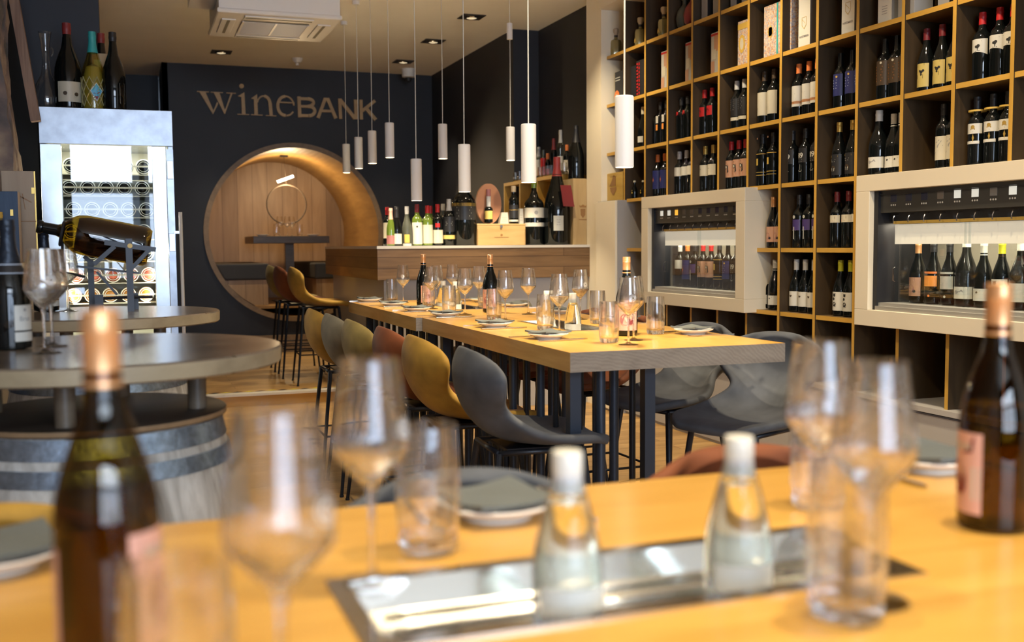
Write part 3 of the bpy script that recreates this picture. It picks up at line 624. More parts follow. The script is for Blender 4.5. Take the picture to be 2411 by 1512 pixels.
KD = {
 'white3': lambda: K_simple('bdx', .30, .036, 'capblack', [('paper', .15, .20, 30, None), ('orangelab', .10, .14, 22)], [(lines(.03, .008, 3), 'ink', .19)]),
 'redmark': lambda: K_simple('bdx', .29, .037, 'capblack', [], [([[(-.012, -.014), (.012, -.01), (.014, .01), (-.004, .016), (-.012, .002)]], 'red', .18)]),
 'redcap': lambda: K_simple('bdx', .30, .037, 'red', [('red', .125, .185, 55)], [(disc(0, 0, .016, 12) and [disc(0, 0, .014, 12)], 'darkred', .155)]),
 'silver': lambda: K_simple('bdx', .30, .038, 'silver', [('cream', .055, .075, 70), ('blacklab', .08, .19, 70)], [(lines(.04, .012, 6), 'silver', .18)]),
 'creambig': lambda: K_simple('bdx', .31, .041, 'brownlab', [('cream', .05, .185, 78)], [([rect(-.03, 0, .03, .0015), rect(-.02, -.02, .02, -.0185), [(-.035, -.085), (-.018, -.078), (-.012, -.045), (-.022, -.055), (-.028, -.07)]], 'ink', .145)]),
 'orangecap': lambda: K_simple('bdx', .30, .039, 'orange', [('paper', .06, .175, 76, None, 0), ('orangelab', .075, .09, 76)], [(disc(0, 0, .01) and [rect(-.02, -.03, .02, -.028), disc(-.022, .012, .004, 8), rect(-.014, 0, .014, .002)], 'ink', .13)]),
 'bluelab': lambda: K_simple('bdx', .30, .037, None, [('blue', .07, .185, 70)], [(flip([disc(-.012, .02, .006, 9)]), 'gold', .15), (lines(.03, .014, 4), 'lightblue', .15)], cl=.05),
 'brownlab': lambda: K_simple('bdx', .31, .041, None, [('brownlab', .075, .195, 72)], [([disc(.014, 0, .006, 9)], 'cream', .185), (lines(.045, .014, 6), 'orangelab', .165)]),
 'yellowlab': lambda: K_simple('bur', .30, .040, 'darkred', [('yellow', .025, .135, 66)], [([disc(.010, 0, .008, 9), disc(.020, .006, .006, 8), disc(.003, .006, .005, 8), disc(.010, -.012, .005, 8)], 'ink', .095), (lines(.05, .06, 2), 'ink', .125)]),
 'redtree': lambda: K_simple('bdx', .305, .040, 'red', [('paper', .115, .185, 80, None, .014)], [([(u+.012, v) for u, v in p] for p in TREE) and [[(u+.012, v) for u, v in p] for p in TREE] and (([[(u+.012, v) for u, v in p] for p in TREE]), 'ink', .138), ([rect(-.03, 0, .03, .003)], 'ink', .172)][0:0] + [([[(u+.012, v) for u, v in p] for p in TREE], 'ink', .140), ([rect(-.03, 0, .03, .003)], 'ink', .173)]),
 'whitecap_low': lambda: K_simple('bur', .30, .041, 'cream', [('paper', .04, .085, 60)], [([rect(-.02, 0, .02, .002)], 'ink', .065)]),
 'mini': lambda: K_simple('bur', .135, .022, 'cream', [], [([disc(0, 0, .008, 6), disc(0, .016, .005, 6)], 'gold', .045)], cl=.10, cap_r=.010),
 'bolt': lambda: K_simple('bdx', .30, .0375, 'orange', [('blue', .055, .185, 80)], [(BOLT, 'orange', .12)]),
 'white_lab': lambda: K_simple('bdx', .295, .037, 'silver', [('paper', .125, .185, 80)], [([rect(-.015, 0, .015, .0012)], 'ink', .16)]),
 'goldcap_white': lambda: K_simple('bdx', .30, .038, 'goldcap', [('cream', .105, .175, 78)], [([[(-.02, 0), (0, .006), (.02, -.002), (0, .003)]], 'ink', .145)]),
 'portrait': lambda: K_simple('bdx', .30, .038, 'red', [('skin', .075, .18, 80)], [([disc(.0, .0, .013, 12), [(-.018, .012), (0, .03), (.016, .014), (.02, -.03), (.008, -.04), (.012, 0), (-.012, 0), (-.016, -.02)], rect(-.012, -.035, .014, -.024)], 'ink', .14), ([rect(-.018, 0, .018, .008), rect(-.01, -.008, .02, -.002)], 'red', .095), ([disc(0, 0, .0085, 10)], 'cream', .140)]),
 'goldtrim': lambda: K_simple('bdx', .31, .039, 'capblack', [('gold', .190, .193, 80), ('gold', .082, .085, 80), ('gold', .065, .068, 80)], [([rect(-.008, -.02, .008, .02)], 'gold', .145), ([disc(0, 0, .006, 8)], 'skin', .285)]),
 'eightynine': lambda: K_simple('bdx', .30, .038, 'capblack', [('blacklab', .11, .19, 62)], [(t89, 'paper', .135), (lines(.03, .012, 2), 'greylab', .125), ([rect(-.001, -.03, .001, .0), rect(-.014, -.034, .014, -.031), rect(-.01, -.04, .01, -.037)], 'greylab', .10)]),
 'goldscrew': lambda: K_simple('bur', .30, .039, 'goldcap', [('blacklab', .02, .13, 70)], [([rect(-.028, 0, .028, .008)], 'gold', .115), (lines(.03, .01, 2), 'greylab', .10), ([disc(0, 0, .016, 12)], 'brownlab', .055), ([rect(-.012, -.004, .010, .004), rect(-.010, -.014, -.007, 0), rect(.005, -.014, .008, 0)], 'greylab', .055)], screw=True, cl=.17),
 'magnumwhite': lambda: K_simple('bur', .325, .050, 'capwhite', [('paper', .035, .09, 80)], [([[(-.03, 0), (-.01, .014), (.022, .018), (.03, .006), (.008, .006), (-.006, -.004)]], 'boxgrey', .06)], cl=.17, cap_r=.018),
 'treelab': lambda: K_simple('bdx', .30, .037, 'capblack', [('cream', .04, .15, 78)], [([[(-.03, .02), (-.01, .024), (.01, .034), (.012, .031), (-.006, .02)], [(-.02, -.03), (.002, .01), (.02, .03), (.022, .028), (.005, .005), (-.016, -.032)], [(-.03, -.02), (.03, -.028), (.03, -.030), (-.03, -.023)], [(.0, 0), (.028, .008), (.028, .005), (.002, -.004)]], 'boxgrey', .10)]),
 'goldwhite': lambda: K_simple('bdx', .305, .038, 'capblack', [('gold', .238, .246, 180), ('paper', .140, .185, 80), ('paper', .095, .108, 62)], [([disc(.012, .004, .009, 10), rect(.002, -.008, .022, -.002), disc(.014, -.044, .005, 8), [(.009, -.044), (.014, -.062), (.019, -.044), (.014, -.026)]], 'goldcap', .165), ([rect(-.025, 0, .015, .002)], 'ink', .148)], cap_r=.0150),
 'squirrel_gold': lambda: K_simple('bur', .30, .040, 'copper', [('skin', .035, .125, 66)], [([disc(-.004, .0, .02, 16)], 'mauve', .07), ([disc(-.004, 0, .013, 14)], 'skin', .0702), ([disc(.016, -.012, .008, 8)], 'ink', .07), ([rect(-.02, 0, .02, .012)], 'mauve', .108)], screw=True, cl=.20),
 'purplelab': lambda: K_simple('bdx', .30, .037, 'capblack', [('purple', .10, .16, 60)], [([disc(0, 0, .010, 12)], 'greylab', .175), ([rect(-.004, -.05, .004, .02), rect(-.014, -.002, .014, .002)], 'greylab', .10)]),
 'creamband': lambda: K_simple('bdx', .30, .037, 'darkred', [('cream', .135, .175, 74)], [([rect(-.026, 0, .020, .012)], 'ink', .155), ([rect(-.02, 0, .01, .004)], 'red', .143)]),
 'white_curve': lambda: K_simple('bur', .295, .041, 'capwhite', [('paper', .03, .085, 78)], [([[(-.02, -.01), (0, .012), (.022, .016), (.004, .004)]], 'ink', .06)], cl=.21, screw=True),
 'white_grape': lambda: K_simple('bur', .30, .039, 'capwhite', [('paper', .035, .118, 80)], [([disc(.0, .0, .005, 8), disc(.006, .003, .004, 8), disc(-.004, .004, .004, 8)], 'brownlab', .09), ([rect(-.022, 0, .022, .0014)], 'ink', .108)], cl=.20, screw=True),
 'limecap': lambda: K_simple('bur', .30, .040, 'lime', [('paper', .03, .13, 80)], [([disc(0, .028, .009, 8), disc(-.004, .008, .008, 8), disc(0, -.02, .012, 9), rect(-.010, -.036, -.006, -.024), rect(.005, -.036, .009, -.024), rect(-.012, .034, .010, .037)], 'ink', .085)], cl=.20, screw=True),
}
proto = {}
def BT(k):
    if k not in proto: proto[k] = Once(KD[k]())
    return proto[k]
ORD = {1: [''], 2: ['left of two', 'right of two'], 3: ['left of three', 'middle of three', 'right of three'],
       4: ['leftmost of four', 'second of four', 'third of four', 'rightmost of four']}
# (row of boards below the bottle, list of x pixels, y pixel of base, kind, description)
CELLS = [
 (2, (1542, 1556, 1570), 'white3', 'dark wine bottle with a narrow white label'), (2, (1605, 1620), 'redmark', 'black wine bottle with a small red mark'),
 (2, (1659, 1677), 'redcap', 'dark wine bottle with a red capsule and red square label'), (2, (1735, 1753), 'silver', 'wine bottle with a grey capsule and black label over cream'),
 (2, (1800, 1823), 'creambig', 'dark wine bottle with a large cream label and a small black bird'), (2, (1881, 1905, 1925), 'orangecap', 'dark wine bottle with an orange capsule and orange striped label'),
 (2, (1979, 2007, 2030), 'bluelab', 'dark wine bottle with a blue label and a white neck ring'), (2, (2084, 2112, 2136), 'brownlab', 'big dark wine bottle with a brown label and a white neck ring'),
 (2, (2181, 2218, 2250), 'yellowlab', 'sloping wine bottle with a yellow label'), (2, (2312, 2353, 2386), 'redtree', 'dark wine bottle with a bright red capsule and white tree label'),
 (3, (1549, 1566), 'bolt', 'wine bottle with a blue label and orange lightning bolt'), (3, (1600, 1617, 1631), 'white_lab', 'dark wine bottle with a plain white label and grey capsule'),
 (3, (1661, 1680), 'goldcap_white', 'dark wine bottle with a gold capsule and cream label'), (3, (1722, 1740, 1756), 'portrait', 'wine bottle with a red capsule and a painted portrait label'),
 (3, (1796, 1821), 'goldtrim', 'black wine bottle with gold bands and a gold badge'), (3, (1866, 1897, 1924), 'eightynine', 'black wine bottle with the white figures 89'),
 (3, (1976, 2008, 2034), 'goldscrew', 'dark sloping wine bottle with a gold screw cap'), (3, (2069, ), 'magnumwhite', 'large dark wine bottle with a white capsule and broad low white label'),
 (3, (2104, 2122, 2136), 'white_curve', 'dark wine bottle with a white capsule and low white label'),
 (3, (2222, 2248), 'treelab', 'dark wine bottle with a pale label of thin branches'), (3, (2300, 2338, 2374), 'goldwhite', 'wine bottle with a gold neck ring and gold emblem'),
 (4, (1798, 1821, 1839), 'squirrel_gold', 'dark sloping wine bottle with a copper cap and orange pink swirl label'), (4, (1882, 1905, 1927), 'purplelab', 'black wine bottle with a silver disc over purple lettering'),
 (4, (1971, 1998, 2022), 'creamband', 'dark wine bottle with a dark red capsule and cream band label'),
 (5, (1800, 1825), 'white_curve', 'dark wine bottle with a white cap and low curved line label'), (5, (1875, 1896, 1917), 'white_grape', 'dark wine bottle with a white cap and grape label'),
 (5, (1979, 2003), 'limecap', 'dark wine bottle with a lime green cap and stacked animals label'),
]
BX = SX+.085
def place_cell(row, xs, kind, desc):
    z = RZ[row+1]+TH
    for i, x in enumerate(xs):
        yy = at(x, 300, 'X', BX).y; zz = at(x, 300, 'X', BX)
        # follow the lean of verticals: take the pixel at the height of the board
        for _ in range(3):
            q = Vector((BX, yy, z+.13))-Vector((0, 0, CZ)); w = q.dot(FW); py = CYP-FPX*q.dot(UP)/w; yy = at(x, py, 'X', BX).y
        k = BT(kind)
        BX2 = BX
        lb = desc+((', '+ORD[len(xs)][i]) if len(xs) > 1 else '')
        k.put((BX2, yy, z), 0, lb, desc.replace('wine bottle', 'wine bottles', 1))
seen = {}
for row, xs, kind, desc in CELLS:
    if kind == 'white_curve' and row == 3: desc = 'dark wine bottle with a white capsule, right of the big white-capped bottle'
    place_cell(row, xs, kind, desc)
# decanters and other single pieces
def one(k, x, row, desc, group=None, bxx=BX):
    z = RZ[row+1]+TH; yy = at(x, 100, 'X', bxx).y
    BT(k).put((bxx, yy, z), 0, desc, group)
KD['tequila'] = K_tequila
one('tequila', 1450, 0, 'square amber spirit decanter with pale stopper, leftmost on the top shelf', 'spirit decanters on the top shelf')
one('tequila', 1508, 0, 'square amber spirit decanter with pale stopper, second from left on the top shelf', 'spirit decanters on the top shelf')
one('tequila', 1563, 0, 'square amber spirit decanter with pale stopper, third from left on the top shelf', 'spirit decanters on the top shelf')
KD['liq'] = lambda: K_carafe('bfrost'); KD['liqr'] = lambda: K_carafe('wax')
one('liq', 1612, 0, 'round dark liqueur bottle on the top shelf beside the decanters'); one('liqr', 1630, 0, 'round red liqueur bottle half hidden behind a shelf divider')
one('whitecap_low', 1515, 2, 'dark sloping bottle with a white capsule seen beside the nearest pendant lamp')
for i, x in enumerate((1489, 1497, 1506, 1515)):
    yy = at(x, 450, 'X', BX-.01*(i % 2)).y; BT('mini').put((BX-.02+.05*(i > 1), yy, RZ[4]+TH), 0, 'miniature dark bottle with a pale cap, '+ORD[4][i]+' above the tall cabinet', 'miniature bottles')
# gift boxes
def gift(name, x0, x1, row, hh, dep, mats, label, deco=None, group=None, fx=.05):
    X = SX+fx; ya = at(x0, 150, 'X', X).y; yb = at(x1, 150, 'X', X).y; z = RZ[row+1]+TH; w = ya-yb
    t = thing(name, label, 'box', (X, ya, z), 0, group)
    b = bm_(); box(b, 0, -w, 0, dep, 0, hh)
    for f in b.faces:
        f.normal_update()
        if f.normal.y < -.5: f.material_index = 1
    obj('carton', b, [M[mats[0]], M[mats[1]]], t, .001)
    if deco: deco(t, w, hh)
    return t
def flatp(polys, m, t, x=-.0012, name='print', yo=0, zo=0):
    b = bm_()
    for p in polys:
        b.faces.new([b.verts.new((x, yo-u, zo+v)) for u, v in p])
    return obj(name, b, M[m], t, sm=False)
chk = mat('pattern_paper', (.5, .4, .3), .5)
n_ = chk.node_tree.nodes; l_ = chk.node_tree.links; tcx = n_.new('ShaderNodeTexCoord'); vv = n_.new('ShaderNodeTexVoronoi'); vv.inputs['Scale'].default_value = 130
rr_ = n_.new('ShaderNodeValToRGB'); ee = rr_.color_ramp.elements; ee[0].position = .2; ee[0].color = (.45, .22, .10, 1); ee[1].position = .8; ee[1].color = (.30, .30, .36, 1); k = ee.new(.5); k.color = (.62, .50, .38, 1)
l_.new(tcx.outputs['Object'], vv.inputs['Vector']); l_.new(vv.outputs['Color'], rr_.inputs['Fac']); l_.new(rr_.outputs['Color'], n_['Principled BSDF'].inputs['Base Color']); M['pattern'] = chk
M['pastel'] = pm('pastel_grey', (.42, .40, .36))
gift('gift_box', 1448, 1500, 1, .24, .2, ('capblack', 'capblack'), 'black carton with an orange ring, leftmost on the second shelf', lambda t, w, h: (flatp([disc(.035, .055, .045, 24)], 'orange', t), flatp([disc(.03, .04, .032, 20)], 'cream', t, -.0018), flatp([rect(.008, .19, .09, .197), rect(.008, .17, .09, .178)], 'greylab', t)))
def reddeco(t, w, h):
    ps = [rect(.008, .02+i*.024, .03, .034+i*.024) for i in range(10)]; flatp(ps, 'red', t); flatp([rect(.042, .02+i*.03, .058, .04+i*.03) for i in range(8)], 'red', t)
gift('gift_box', 1498, 1517, 1, .265, .1, ('capblack', 'capblack'), 'black carton striped with red bars on the second shelf', reddeco)
def pastel(t, w, h):
    flatp([rect(0, h-.02, w, h-.006)], 'red', t); flatp([rect(w*.42, h*.55, w, h*.93), rect(0, 0, w*.5, h*.33)], 'skin', t, -.0011); flatp([rect(w*.15, h*.36, w*.72, h*.6)], 'cream', t, -.002)
for (a, c, nm) in ((1557, 1572, 'left of three'), (1614, 1629, 'middle of three'), (1674, 1691, 'right of three')):
    gift('gift_box', a, c, 1, .265, .1, ('pastel', 'pastel'), 'pastel patterned carton with red lid and cream plaque, '+nm, pastel, 'pastel cartons with red lids')
def ovd(t, w, h):
    flatp([rect(0, h-.05, w, h-.015)], 'gold', t); flatp([[(w*.42+.034*math.cos(a*PI/10), h*.50+.055*math.sin(a*PI/10)) for a in range(20)]], 'gold', t, -.0015); flatp([[(w*.42+.02*math.cos(a*PI/10), h*.50+.036*math.sin(a*PI/10)) for a in range(20)]], 'cream', t, -.002)
gift('gift_box', 1737, 1760, 1, .275, .1, ('pattern', 'pattern'), 'slim mosaic patterned carton with a gold oval', ovd)
def dmd(t, w, h):
    flatp([rect(w*.48, 0, w*.53, h)], 'teal', t); flatp([[(w*.25-.03, h*.5), (w*.25, h*.5+.04), (w*.25+.03, h*.5), (w*.25, h*.5-.04)], [(w*.25-.018, h*.5-.025), (w*.25+.018, h*.5-.025), (w*.25+.018, h*.5+.025), (w*.25-.018, h*.5+.025)]], 'gold', t, -.0015)
gift('gift_box', 1798, 1862, 1, .305, .1, ('pattern', 'pattern'), 'wide mosaic patterned carton with gold diamond and dark green stripe', dmd)
nyt = textpolys('NYETIMBER', .016, .0003); nyv = textpolys('NYETIMBER', .034, .0012)
def nye(t, w, h):
    cx = w*.5
    flatp([[(cx-.02, .17), (cx+.02, .17), (cx+.02, .1685), (cx-.02, .1685)], [(cx-.021, .17), (cx-.019, .17), (cx-.019, .125), (cx-.021, .125)], [(cx+.019, .17), (cx+.021, .17), (cx+.021, .125), (cx+.019, .125)], [(cx-.021, .125), (cx-.019, .127), (cx+.001, .108), (cx, .105)], [(cx+.021, .125), (cx+.019, .127), (cx-.001, .108), (cx, .105)], [(cx-.02, .162), (cx+.012, .135), (cx+.012, .132), (cx-.02, .159)]], 'gold', t, -.0014, 'crest')
    flatp([[(cx+u, v+.06) for u, v in p] for p in nyt], 'boxgrey', t, -.0014, 'lettering')
    b = bm_()
    for p in nyv: b.faces.new([b.verts.new((.085-v, -w-.0014, .19-u)) for u, v in p])
    obj('side_lettering', b, M['ink'], t, sm=False)
gift('gift_box', 1879, 1906, 1, .31, .11, ('boxwhite', 'boxgrey'), 'white champagne carton lettered NYETIMBER, the more distant of the two', nye, 'white lettered cartons')
gift('gift_box', 1980, 2010, 1, .31, .11, ('boxwhite', 'boxgrey'), 'white champagne carton lettered NYETIMBER, the nearer of the two', nye, 'white lettered cartons')
gift('gift_box', 2065, 2097, 1, .31, .11, ('boxwhite', 'boxgrey'), 'pale pinkish carton with small grey print on the second shelf', lambda t, w, h: flatp([rect(w*.3, .05+i*.012, w*.7, .053+i*.012) for i in range(4)]+[rect(w*.4, .12, w*.6, .123)], 'boxgrey', t))
gift('gift_box', 2112, 2150, 1, .31, .11, ('boxgrey', 'boxgrey'), 'grey carton beside the pale pinkish carton', None, None, .03)
gift('gift_box', 2205, 2232, 1, .29, .1, ('boxgrey', 'capblack'), 'dark grey carton, rightmost on the second shelf')
for i, (a, c) in enumerate(((1651, 1665), (1678, 1690), (1719, 1733), (1745, 1757))):
    gift('gift_box', a, c, 0, .28, .09, ('boxgrey', 'capblack'), 'plain grey carton on the top shelf, '+ORD[4][i], None, 'grey cartons on the top shelf')
M['pine'] = wood('pine_crate', (.38, .24, .09), (.50, .34, .15), 'X', 4, .5, 8)
M['pinez'] = wood('pine_crate_upright', (.36, .24, .10), (.48, .34, .16), 'Z', 4, .5, 8)
M['burn'] = pm('burnt_print', (.26, .13, .04))
M['golden_pine'] = wood('golden_pine', (.40, .24, .045), (.50, .33, .075), 'Y', 4, .5, 8)
ya, yb = at(1424, 430, 'X', 3.51).y, at(1466, 430, 'X', 3.51).y
t = thing('wine_crate', 'small golden wooden wine crate with a burnt ship print on the tall cabinet', 'crate', (3.51, (ya+yb)/2, 1.607)); w = (ya-yb)/2
bx('crate_box', M['golden_pine'], 0, -w, 0, .25, w, .215, t, .003)
flatp([[(-.06, .02), (.05, .02), (.055, .0), (.0, -.045), (-.05, -.01)], [(-.05, .03), (.04, .03), (.04, .10), (.0, .115)], [(-.07, .03), (-.055, .03), (-.02, .08)]], 'burn', t, -.002, 'burnt_emblem', 0, .085)
flatp([[(u, v+.185) for u, v in p] for p in lines(.12, .01, 1)], 'burn', t, -.002, 'burnt_lettering')
ya = at(1441, 320, 'X', 3.6).y
t = thing('wine_crate', 'wooden wine crate half hidden behind the nearest pendant lamp', 'crate', (3.6, ya-.13, RZ[3]+TH)); bx('crate_box', M['golden_pine'], 0, -.13, 0, .2, .13, .24, t, .003); bx('lid', M['golden_pine'], -.002, -.135, .24, .2, .135, .255, t)

# ------------------------------------------------------------------ wine dispensers built into the shelf
KD['orangelow'] = lambda: K_simple('bur', .30, .040, 'capblack', [('orangelab', .085, .135, 70), ('orange', .145, .155, 70)], [([disc(.012, 0, .006, 10)], 'orange', .04)])
KD['greylow'] = lambda: K_simple('bur', .30, .040, 'capblack', [('greylab', .075, .135, 70), ('greylab', .145, .155, 70)], [([disc(.012, 0, .006, 10)], 'greylab', .04)])
KD['paperlow'] = lambda: K_simple('bur', .31, .044, 'capwhite', [('paper', .035, .115, 76)], [([disc(-.01, 0, .014, 12)], 'greylab', .08)])
def dispenser(yn, yf, label, kinds, words, tint):
    X = 3.42; L = yf-yn
    t = thing('wine_dispenser', label, 'wine dispenser', (X, yn, .862))
    Hh = .742; sd = .10; tb = .08; D = .42
    b = bm_(); box(b, 0, 0, 0, D, L, tb); box(b, 0, 0, Hh-tb, D, L, Hh); box(b, 0, 0, tb, D, sd, Hh-tb); box(b, 0, L-sd, tb, D, L, Hh-tb)
    obj('surround', b, M['white'], t, .002)
    i0, i1 = sd, L-sd; W_ = i1-i0
    b = bm_(); box(b, D-.02, i0, tb, D, i1, Hh-tb); box(b, .03, i1-.03, tb, D, i1, Hh-tb); box(b, .03, i0, tb, D, i0+.012, Hh-tb); obj('housing', b, M['darkmetal'], t)
    bx('control_panel', pm('panel_dark', (.035, .033, .028), rough=.4), .045, i0+.012, .555, .10, i1-.03, Hh-tb, t)
    bx('panel_trim', M['ink'], .035, i0+.012, Hh-tb-.022, .046, i1-.03, Hh-tb-.018, t)
    bx('recess', M['ink'], .10, i0+.012, .515, .16, i1-.03, .56, t)
    bx('tap_rail', M['gold'], .085, i0+.012, .500, .105, i1-.075, .514, t)
    bx('glowing_frosted_band', M['frost'], .096, i0+.012, .402, .100, i1-.075, .498, t)
    gp = bx('glass_door', M['pane'], .096, i0+.012, .118, .100, i1-.075, .402, t)
    b = bm_(); 
    for y in (i0+W_*.5, i0+W_*.5+.025): box(b, .088, y, .118, .096, y+.008, .498)
    obj('door_edges', b, M['pane'], gp); tube_b = bm_(); tube(tube_b, [(.092, i1-.085, .22), (.080, i1-.085, .225), (.080, i1-.085, .285), (.092, i1-.085, .29)], .0025, 6); obj('pull', tube_b, M['chrome'], gp)
    b = bm_(); box(b, .02, i0+.012, .080, .20, i1-.03, .100); box(b, .04, i0+.012, .100, .19, i1-.03, .116); obj('drip_tray', b, pm('satin_steel', (.42, .40, .36), rough=.38, metal=.6), t)
    bx('back_wall', pm('dispenser_back', (.22, .20, .16), rough=.3), D-.03, i0+.012, .116, D-.022, i1-.03, .50, t)
    n = 10; pitch = (W_-.10)/n
    for q in range(n):
        y = i1-.085-pitch*(q+.35)
        lit = tint[q % len(tint)]
        sc = bx('display', lit, .0435, y-.020, .605, .045, y+.020, .645, t)
        b = bm_()
        for s_ in (-1, 0, 1): prism(b, disc(y+s_*.014, .590, .0042, 8), .0430, .0440, 'yz')
        obj('buttons', b, M['paper'], sc, sm=False)
        b = bm_(); tube(b, [(.092, y+.02, .545), (.070, y+.02, .542), (.062, y+.02, .525), (.062, y+.02, .505)], .0035, 6); obj('tap', b, M['chrome'], t)
    for q, (k, wd) in enumerate(zip(kinds, words)):
        y = yn+i1-.14-pitch*(q+.15)
        o = BT(k).put((X+.17, y, .862+.117), 0, wd, None)
        if q % 2 == 0:
            b = bm_(); tube(b, [(0, 0, .30), (-.01, .01, .32), (-.06, .03, .37)], .002, 5); obj('pour_tube', b, M['chrome'], o)
    area('dispenser_light', (X+.16, (yn+yf)/2, .862+.505), (0, 0, 0), .06, W_*.9, 6, (1, .88, .66))
dk = pm('display_dark', (.03, .032, .05), rough=.12); am = mat('display_amber', (.1, .05, .01), .2, emit=(1, .45, .05), es=.7); gr = mat('display_pale', (.3, .3, .26), .15, emit=(1, .97, .85), es=.35); mid = mat('display_dim', (.14, .12, .10), .15)
dispenser(5.385, 6.72, 'grey framed wine dispenser in the shelf behind the long oak table', ['white_lab', 'bolt', 'purplelab', 'portrait', 'portrait', 'goldtrim', 'bluelab', 'eightynine', 'goldtrim'],
          ['bottle with plain white label, leftmost inside the far wine dispenser', 'blue lightning label bottle inside the far wine dispenser', 'black bottle between blue label and portrait in the far wine dispenser', 'portrait label bottle inside the far wine dispenser, left of its door edge', 'portrait label bottle inside the far wine dispenser, behind its door edge', 'gold banded black bottle inside the far wine dispenser', 'purple blue label bottle inside the far wine dispenser', 'bottle with white figures 89 inside the far wine dispenser', 'gold banded bottle, rightmost inside the far wine dispenser'], [gr, gr, am, mid, mid, dk, dk, dk, dk, dk])
dispenser(3.035, 4.375, 'grey framed wine dispenser cut by the right edge of the photo', ['squirrel_gold', 'orangelow', 'greylow', 'magnumwhite', 'white_curve', 'limecap', 'paperlow', 'redcap'],
          ['copper capped swirl label bottle, leftmost inside the near wine dispenser', 'bottle with bright orange label inside the near wine dispenser', 'bottle with grey label inside the near wine dispenser', 'large white labelled bottle with white cap inside the near wine dispenser', 'white capped bottle beside the door edge inside the near wine dispenser', 'lime capped bottle inside the near wine dispenser', 'broad pale label bottle inside the near wine dispenser', 'red capped bottle, rightmost inside the near wine dispenser'], [dk, dk, dk, mid, gr, gr, mid, gr, gr, gr])

# ------------------------------------------------------------------ the long oak tables
TZ = .92
def slab(b, x0, y0, x1, y1, z0, z1, hole=None):
    if hole is None: box(b, x0, y0, z0, x1, y1, z1); return
    a, c, d, e = hole
    box(b, x0, y0, z0, x1, c, z1); box(b, x0, e, z0, x1, y1, z1); box(b, x0, c, z0, a, e, z1); box(b, d, c, z0, x1, e, z1)
def oak_table(name, label, x0, y0, x1, y1, hole, longaxis, mats, legs):
    t = thing(name, label, 'table', (x0, y0, 0)); w, l = x1-x0, y1-y0
    b = bm_(); slab(b, 0, 0, w, l, TZ-.066, TZ, [hole[0]-x0, hole[1]-y0, hole[2]-x0, hole[3]-y0] if hole else None)
    for f in b.faces:
        f.normal_update(); n = f.normal
        if abs(n.z) > .5: f.material_index = 0
        elif (abs(n.x) > .5) == (longaxis == 'Y'): f.material_index = 1
        else: f.material_index = 2
    obj('tabletop', b, mats, t)
    for q in legs:
        if q[0] == 's': bx('leg', M['bluesteel'], q[1]-x0-.02, q[2]-y0-.02, 0, q[1]-x0+.02, q[2]-y0+.02, TZ-.066, t)
        else:
            b = bm_(); cyl(b, q[1]-x0, q[2]-y0, 0, TZ-.066, q[3], 14); obj('steel_rod', b, M['bluesteel'] if q[3] > .012 else M['blacksteel'], t)
    return t
lg = [('s', 1.42, 3.30), ('s', 1.705, 3.30), ('s', 1.42, 4.85), ('s', 1.705, 4.85)]
for k in range(9): lg.append(('r', 1.425+.0*k, 3.47+.15*k, .016 if k % 2 else .011)); lg.append(('r', 1.705, 3.42+.155*k, .018 if k % 3 else .012))
lg += [('r', 1.55, 3.36, .018), ('r', 1.49, 3.40, .008)]
HOLE_A = (1.70, 3.95, 1.86, 4.55); HOLE_B = (1.70, 5.55, 1.86, 6.15)
oak_table('oak_table', 'long high oak table on a row of steel rods, half nearest the camera', 1.345, 3.15, 2.17, 4.995, HOLE_A, 'Y', [M['oak'], M['oakedge'], M['endgrain_cool']], lg)
lg = [('s', 1.42, 5.12), ('s', 1.705, 5.12), ('s', 1.42, 6.55), ('s', 1.705, 6.55)]
for k in range(8): lg.append(('r', 1.425, 5.28+.16*k, .016 if k % 2 else .011)); lg.append(('r', 1.705, 5.24+.16*k, .016))
oak_table('oak_table', 'long high oak table, far half reaching towards the bar counter', 1.315, 5.005, 2.16, 6.69, HOLE_B, 'Y', [M['oak'], M['oakedge'], M['endgrain_cool']], lg)
HOLE_F = (.20, .893, .765, 1.062)
lg = [('s', -.9, .6), ('s', -.9, 1.25), ('s', 1.8, .6), ('s', 1.8, 1.25)]
oak_table('oak_table', 'blurred oak table in the foreground with a sunk steel tray', -1.2, .48, 2.1, 1.388, HOLE_F, 'X', [M['oakx'], M['oakx'], M['endgrain_cool']], lg)
def tray(x0, y0, x1, y1, label):
    t = thing('steel_tray', label, 'tray', (x0, y0, TZ)); w, l = x1-x0, y1-y0; r = .018; dp = -.024
    b = bm_(); o = [(-r, -r), (w+r, -r), (w+r, l+r), (-r, l+r)]; i1 = [(.003, .003), (w-.003, .003), (w-.003, l-.003), (.003, l-.003)]; i2 = [(.020, .020), (w-.020, .020), (w-.020, l-.020), (.020, l-.020)]
    R0 = [b.verts.new((x, y, .0025)) for x, y in o]; Rm = [b.verts.new((x, y, .0005)) for x, y in o]; R1 = [b.verts.new((x, y, .0025)) for x, y in i1]; R2 = [b.verts.new((x, y, dp)) for x, y in i2]
    for A, B in ((Rm, R0), (R0, R1), (R1, R2)):
        for i in range(4): b.faces.new((A[i], A[(i+1) % 4], B[(i+1) % 4], B[i]))
    b.faces.new(R2); obj('tray', b, M['tray'], t)
    b = bm_()
    for k in range(3): 
        if w > l: tube(b, [(.03, l*(.25+.25*k), dp+.002), (w-.03, l*(.25+.25*k), dp+.002)], .0022, 6)
        else: tube(b, [(w*(.25+.25*k), .03, dp+.002), (w*(.25+.25*k), l-.03, dp+.002)], .0022, 6)
    obj('ribs', b, M['tray'], t); return t
tray(*HOLE_F[:2], *HOLE_F[2:], 'blurred steel tray sunk into the foreground table, holding two water bottles')
tray(*HOLE_A[:2], *HOLE_A[2:], 'steel tray sunk into the near half of the long table')
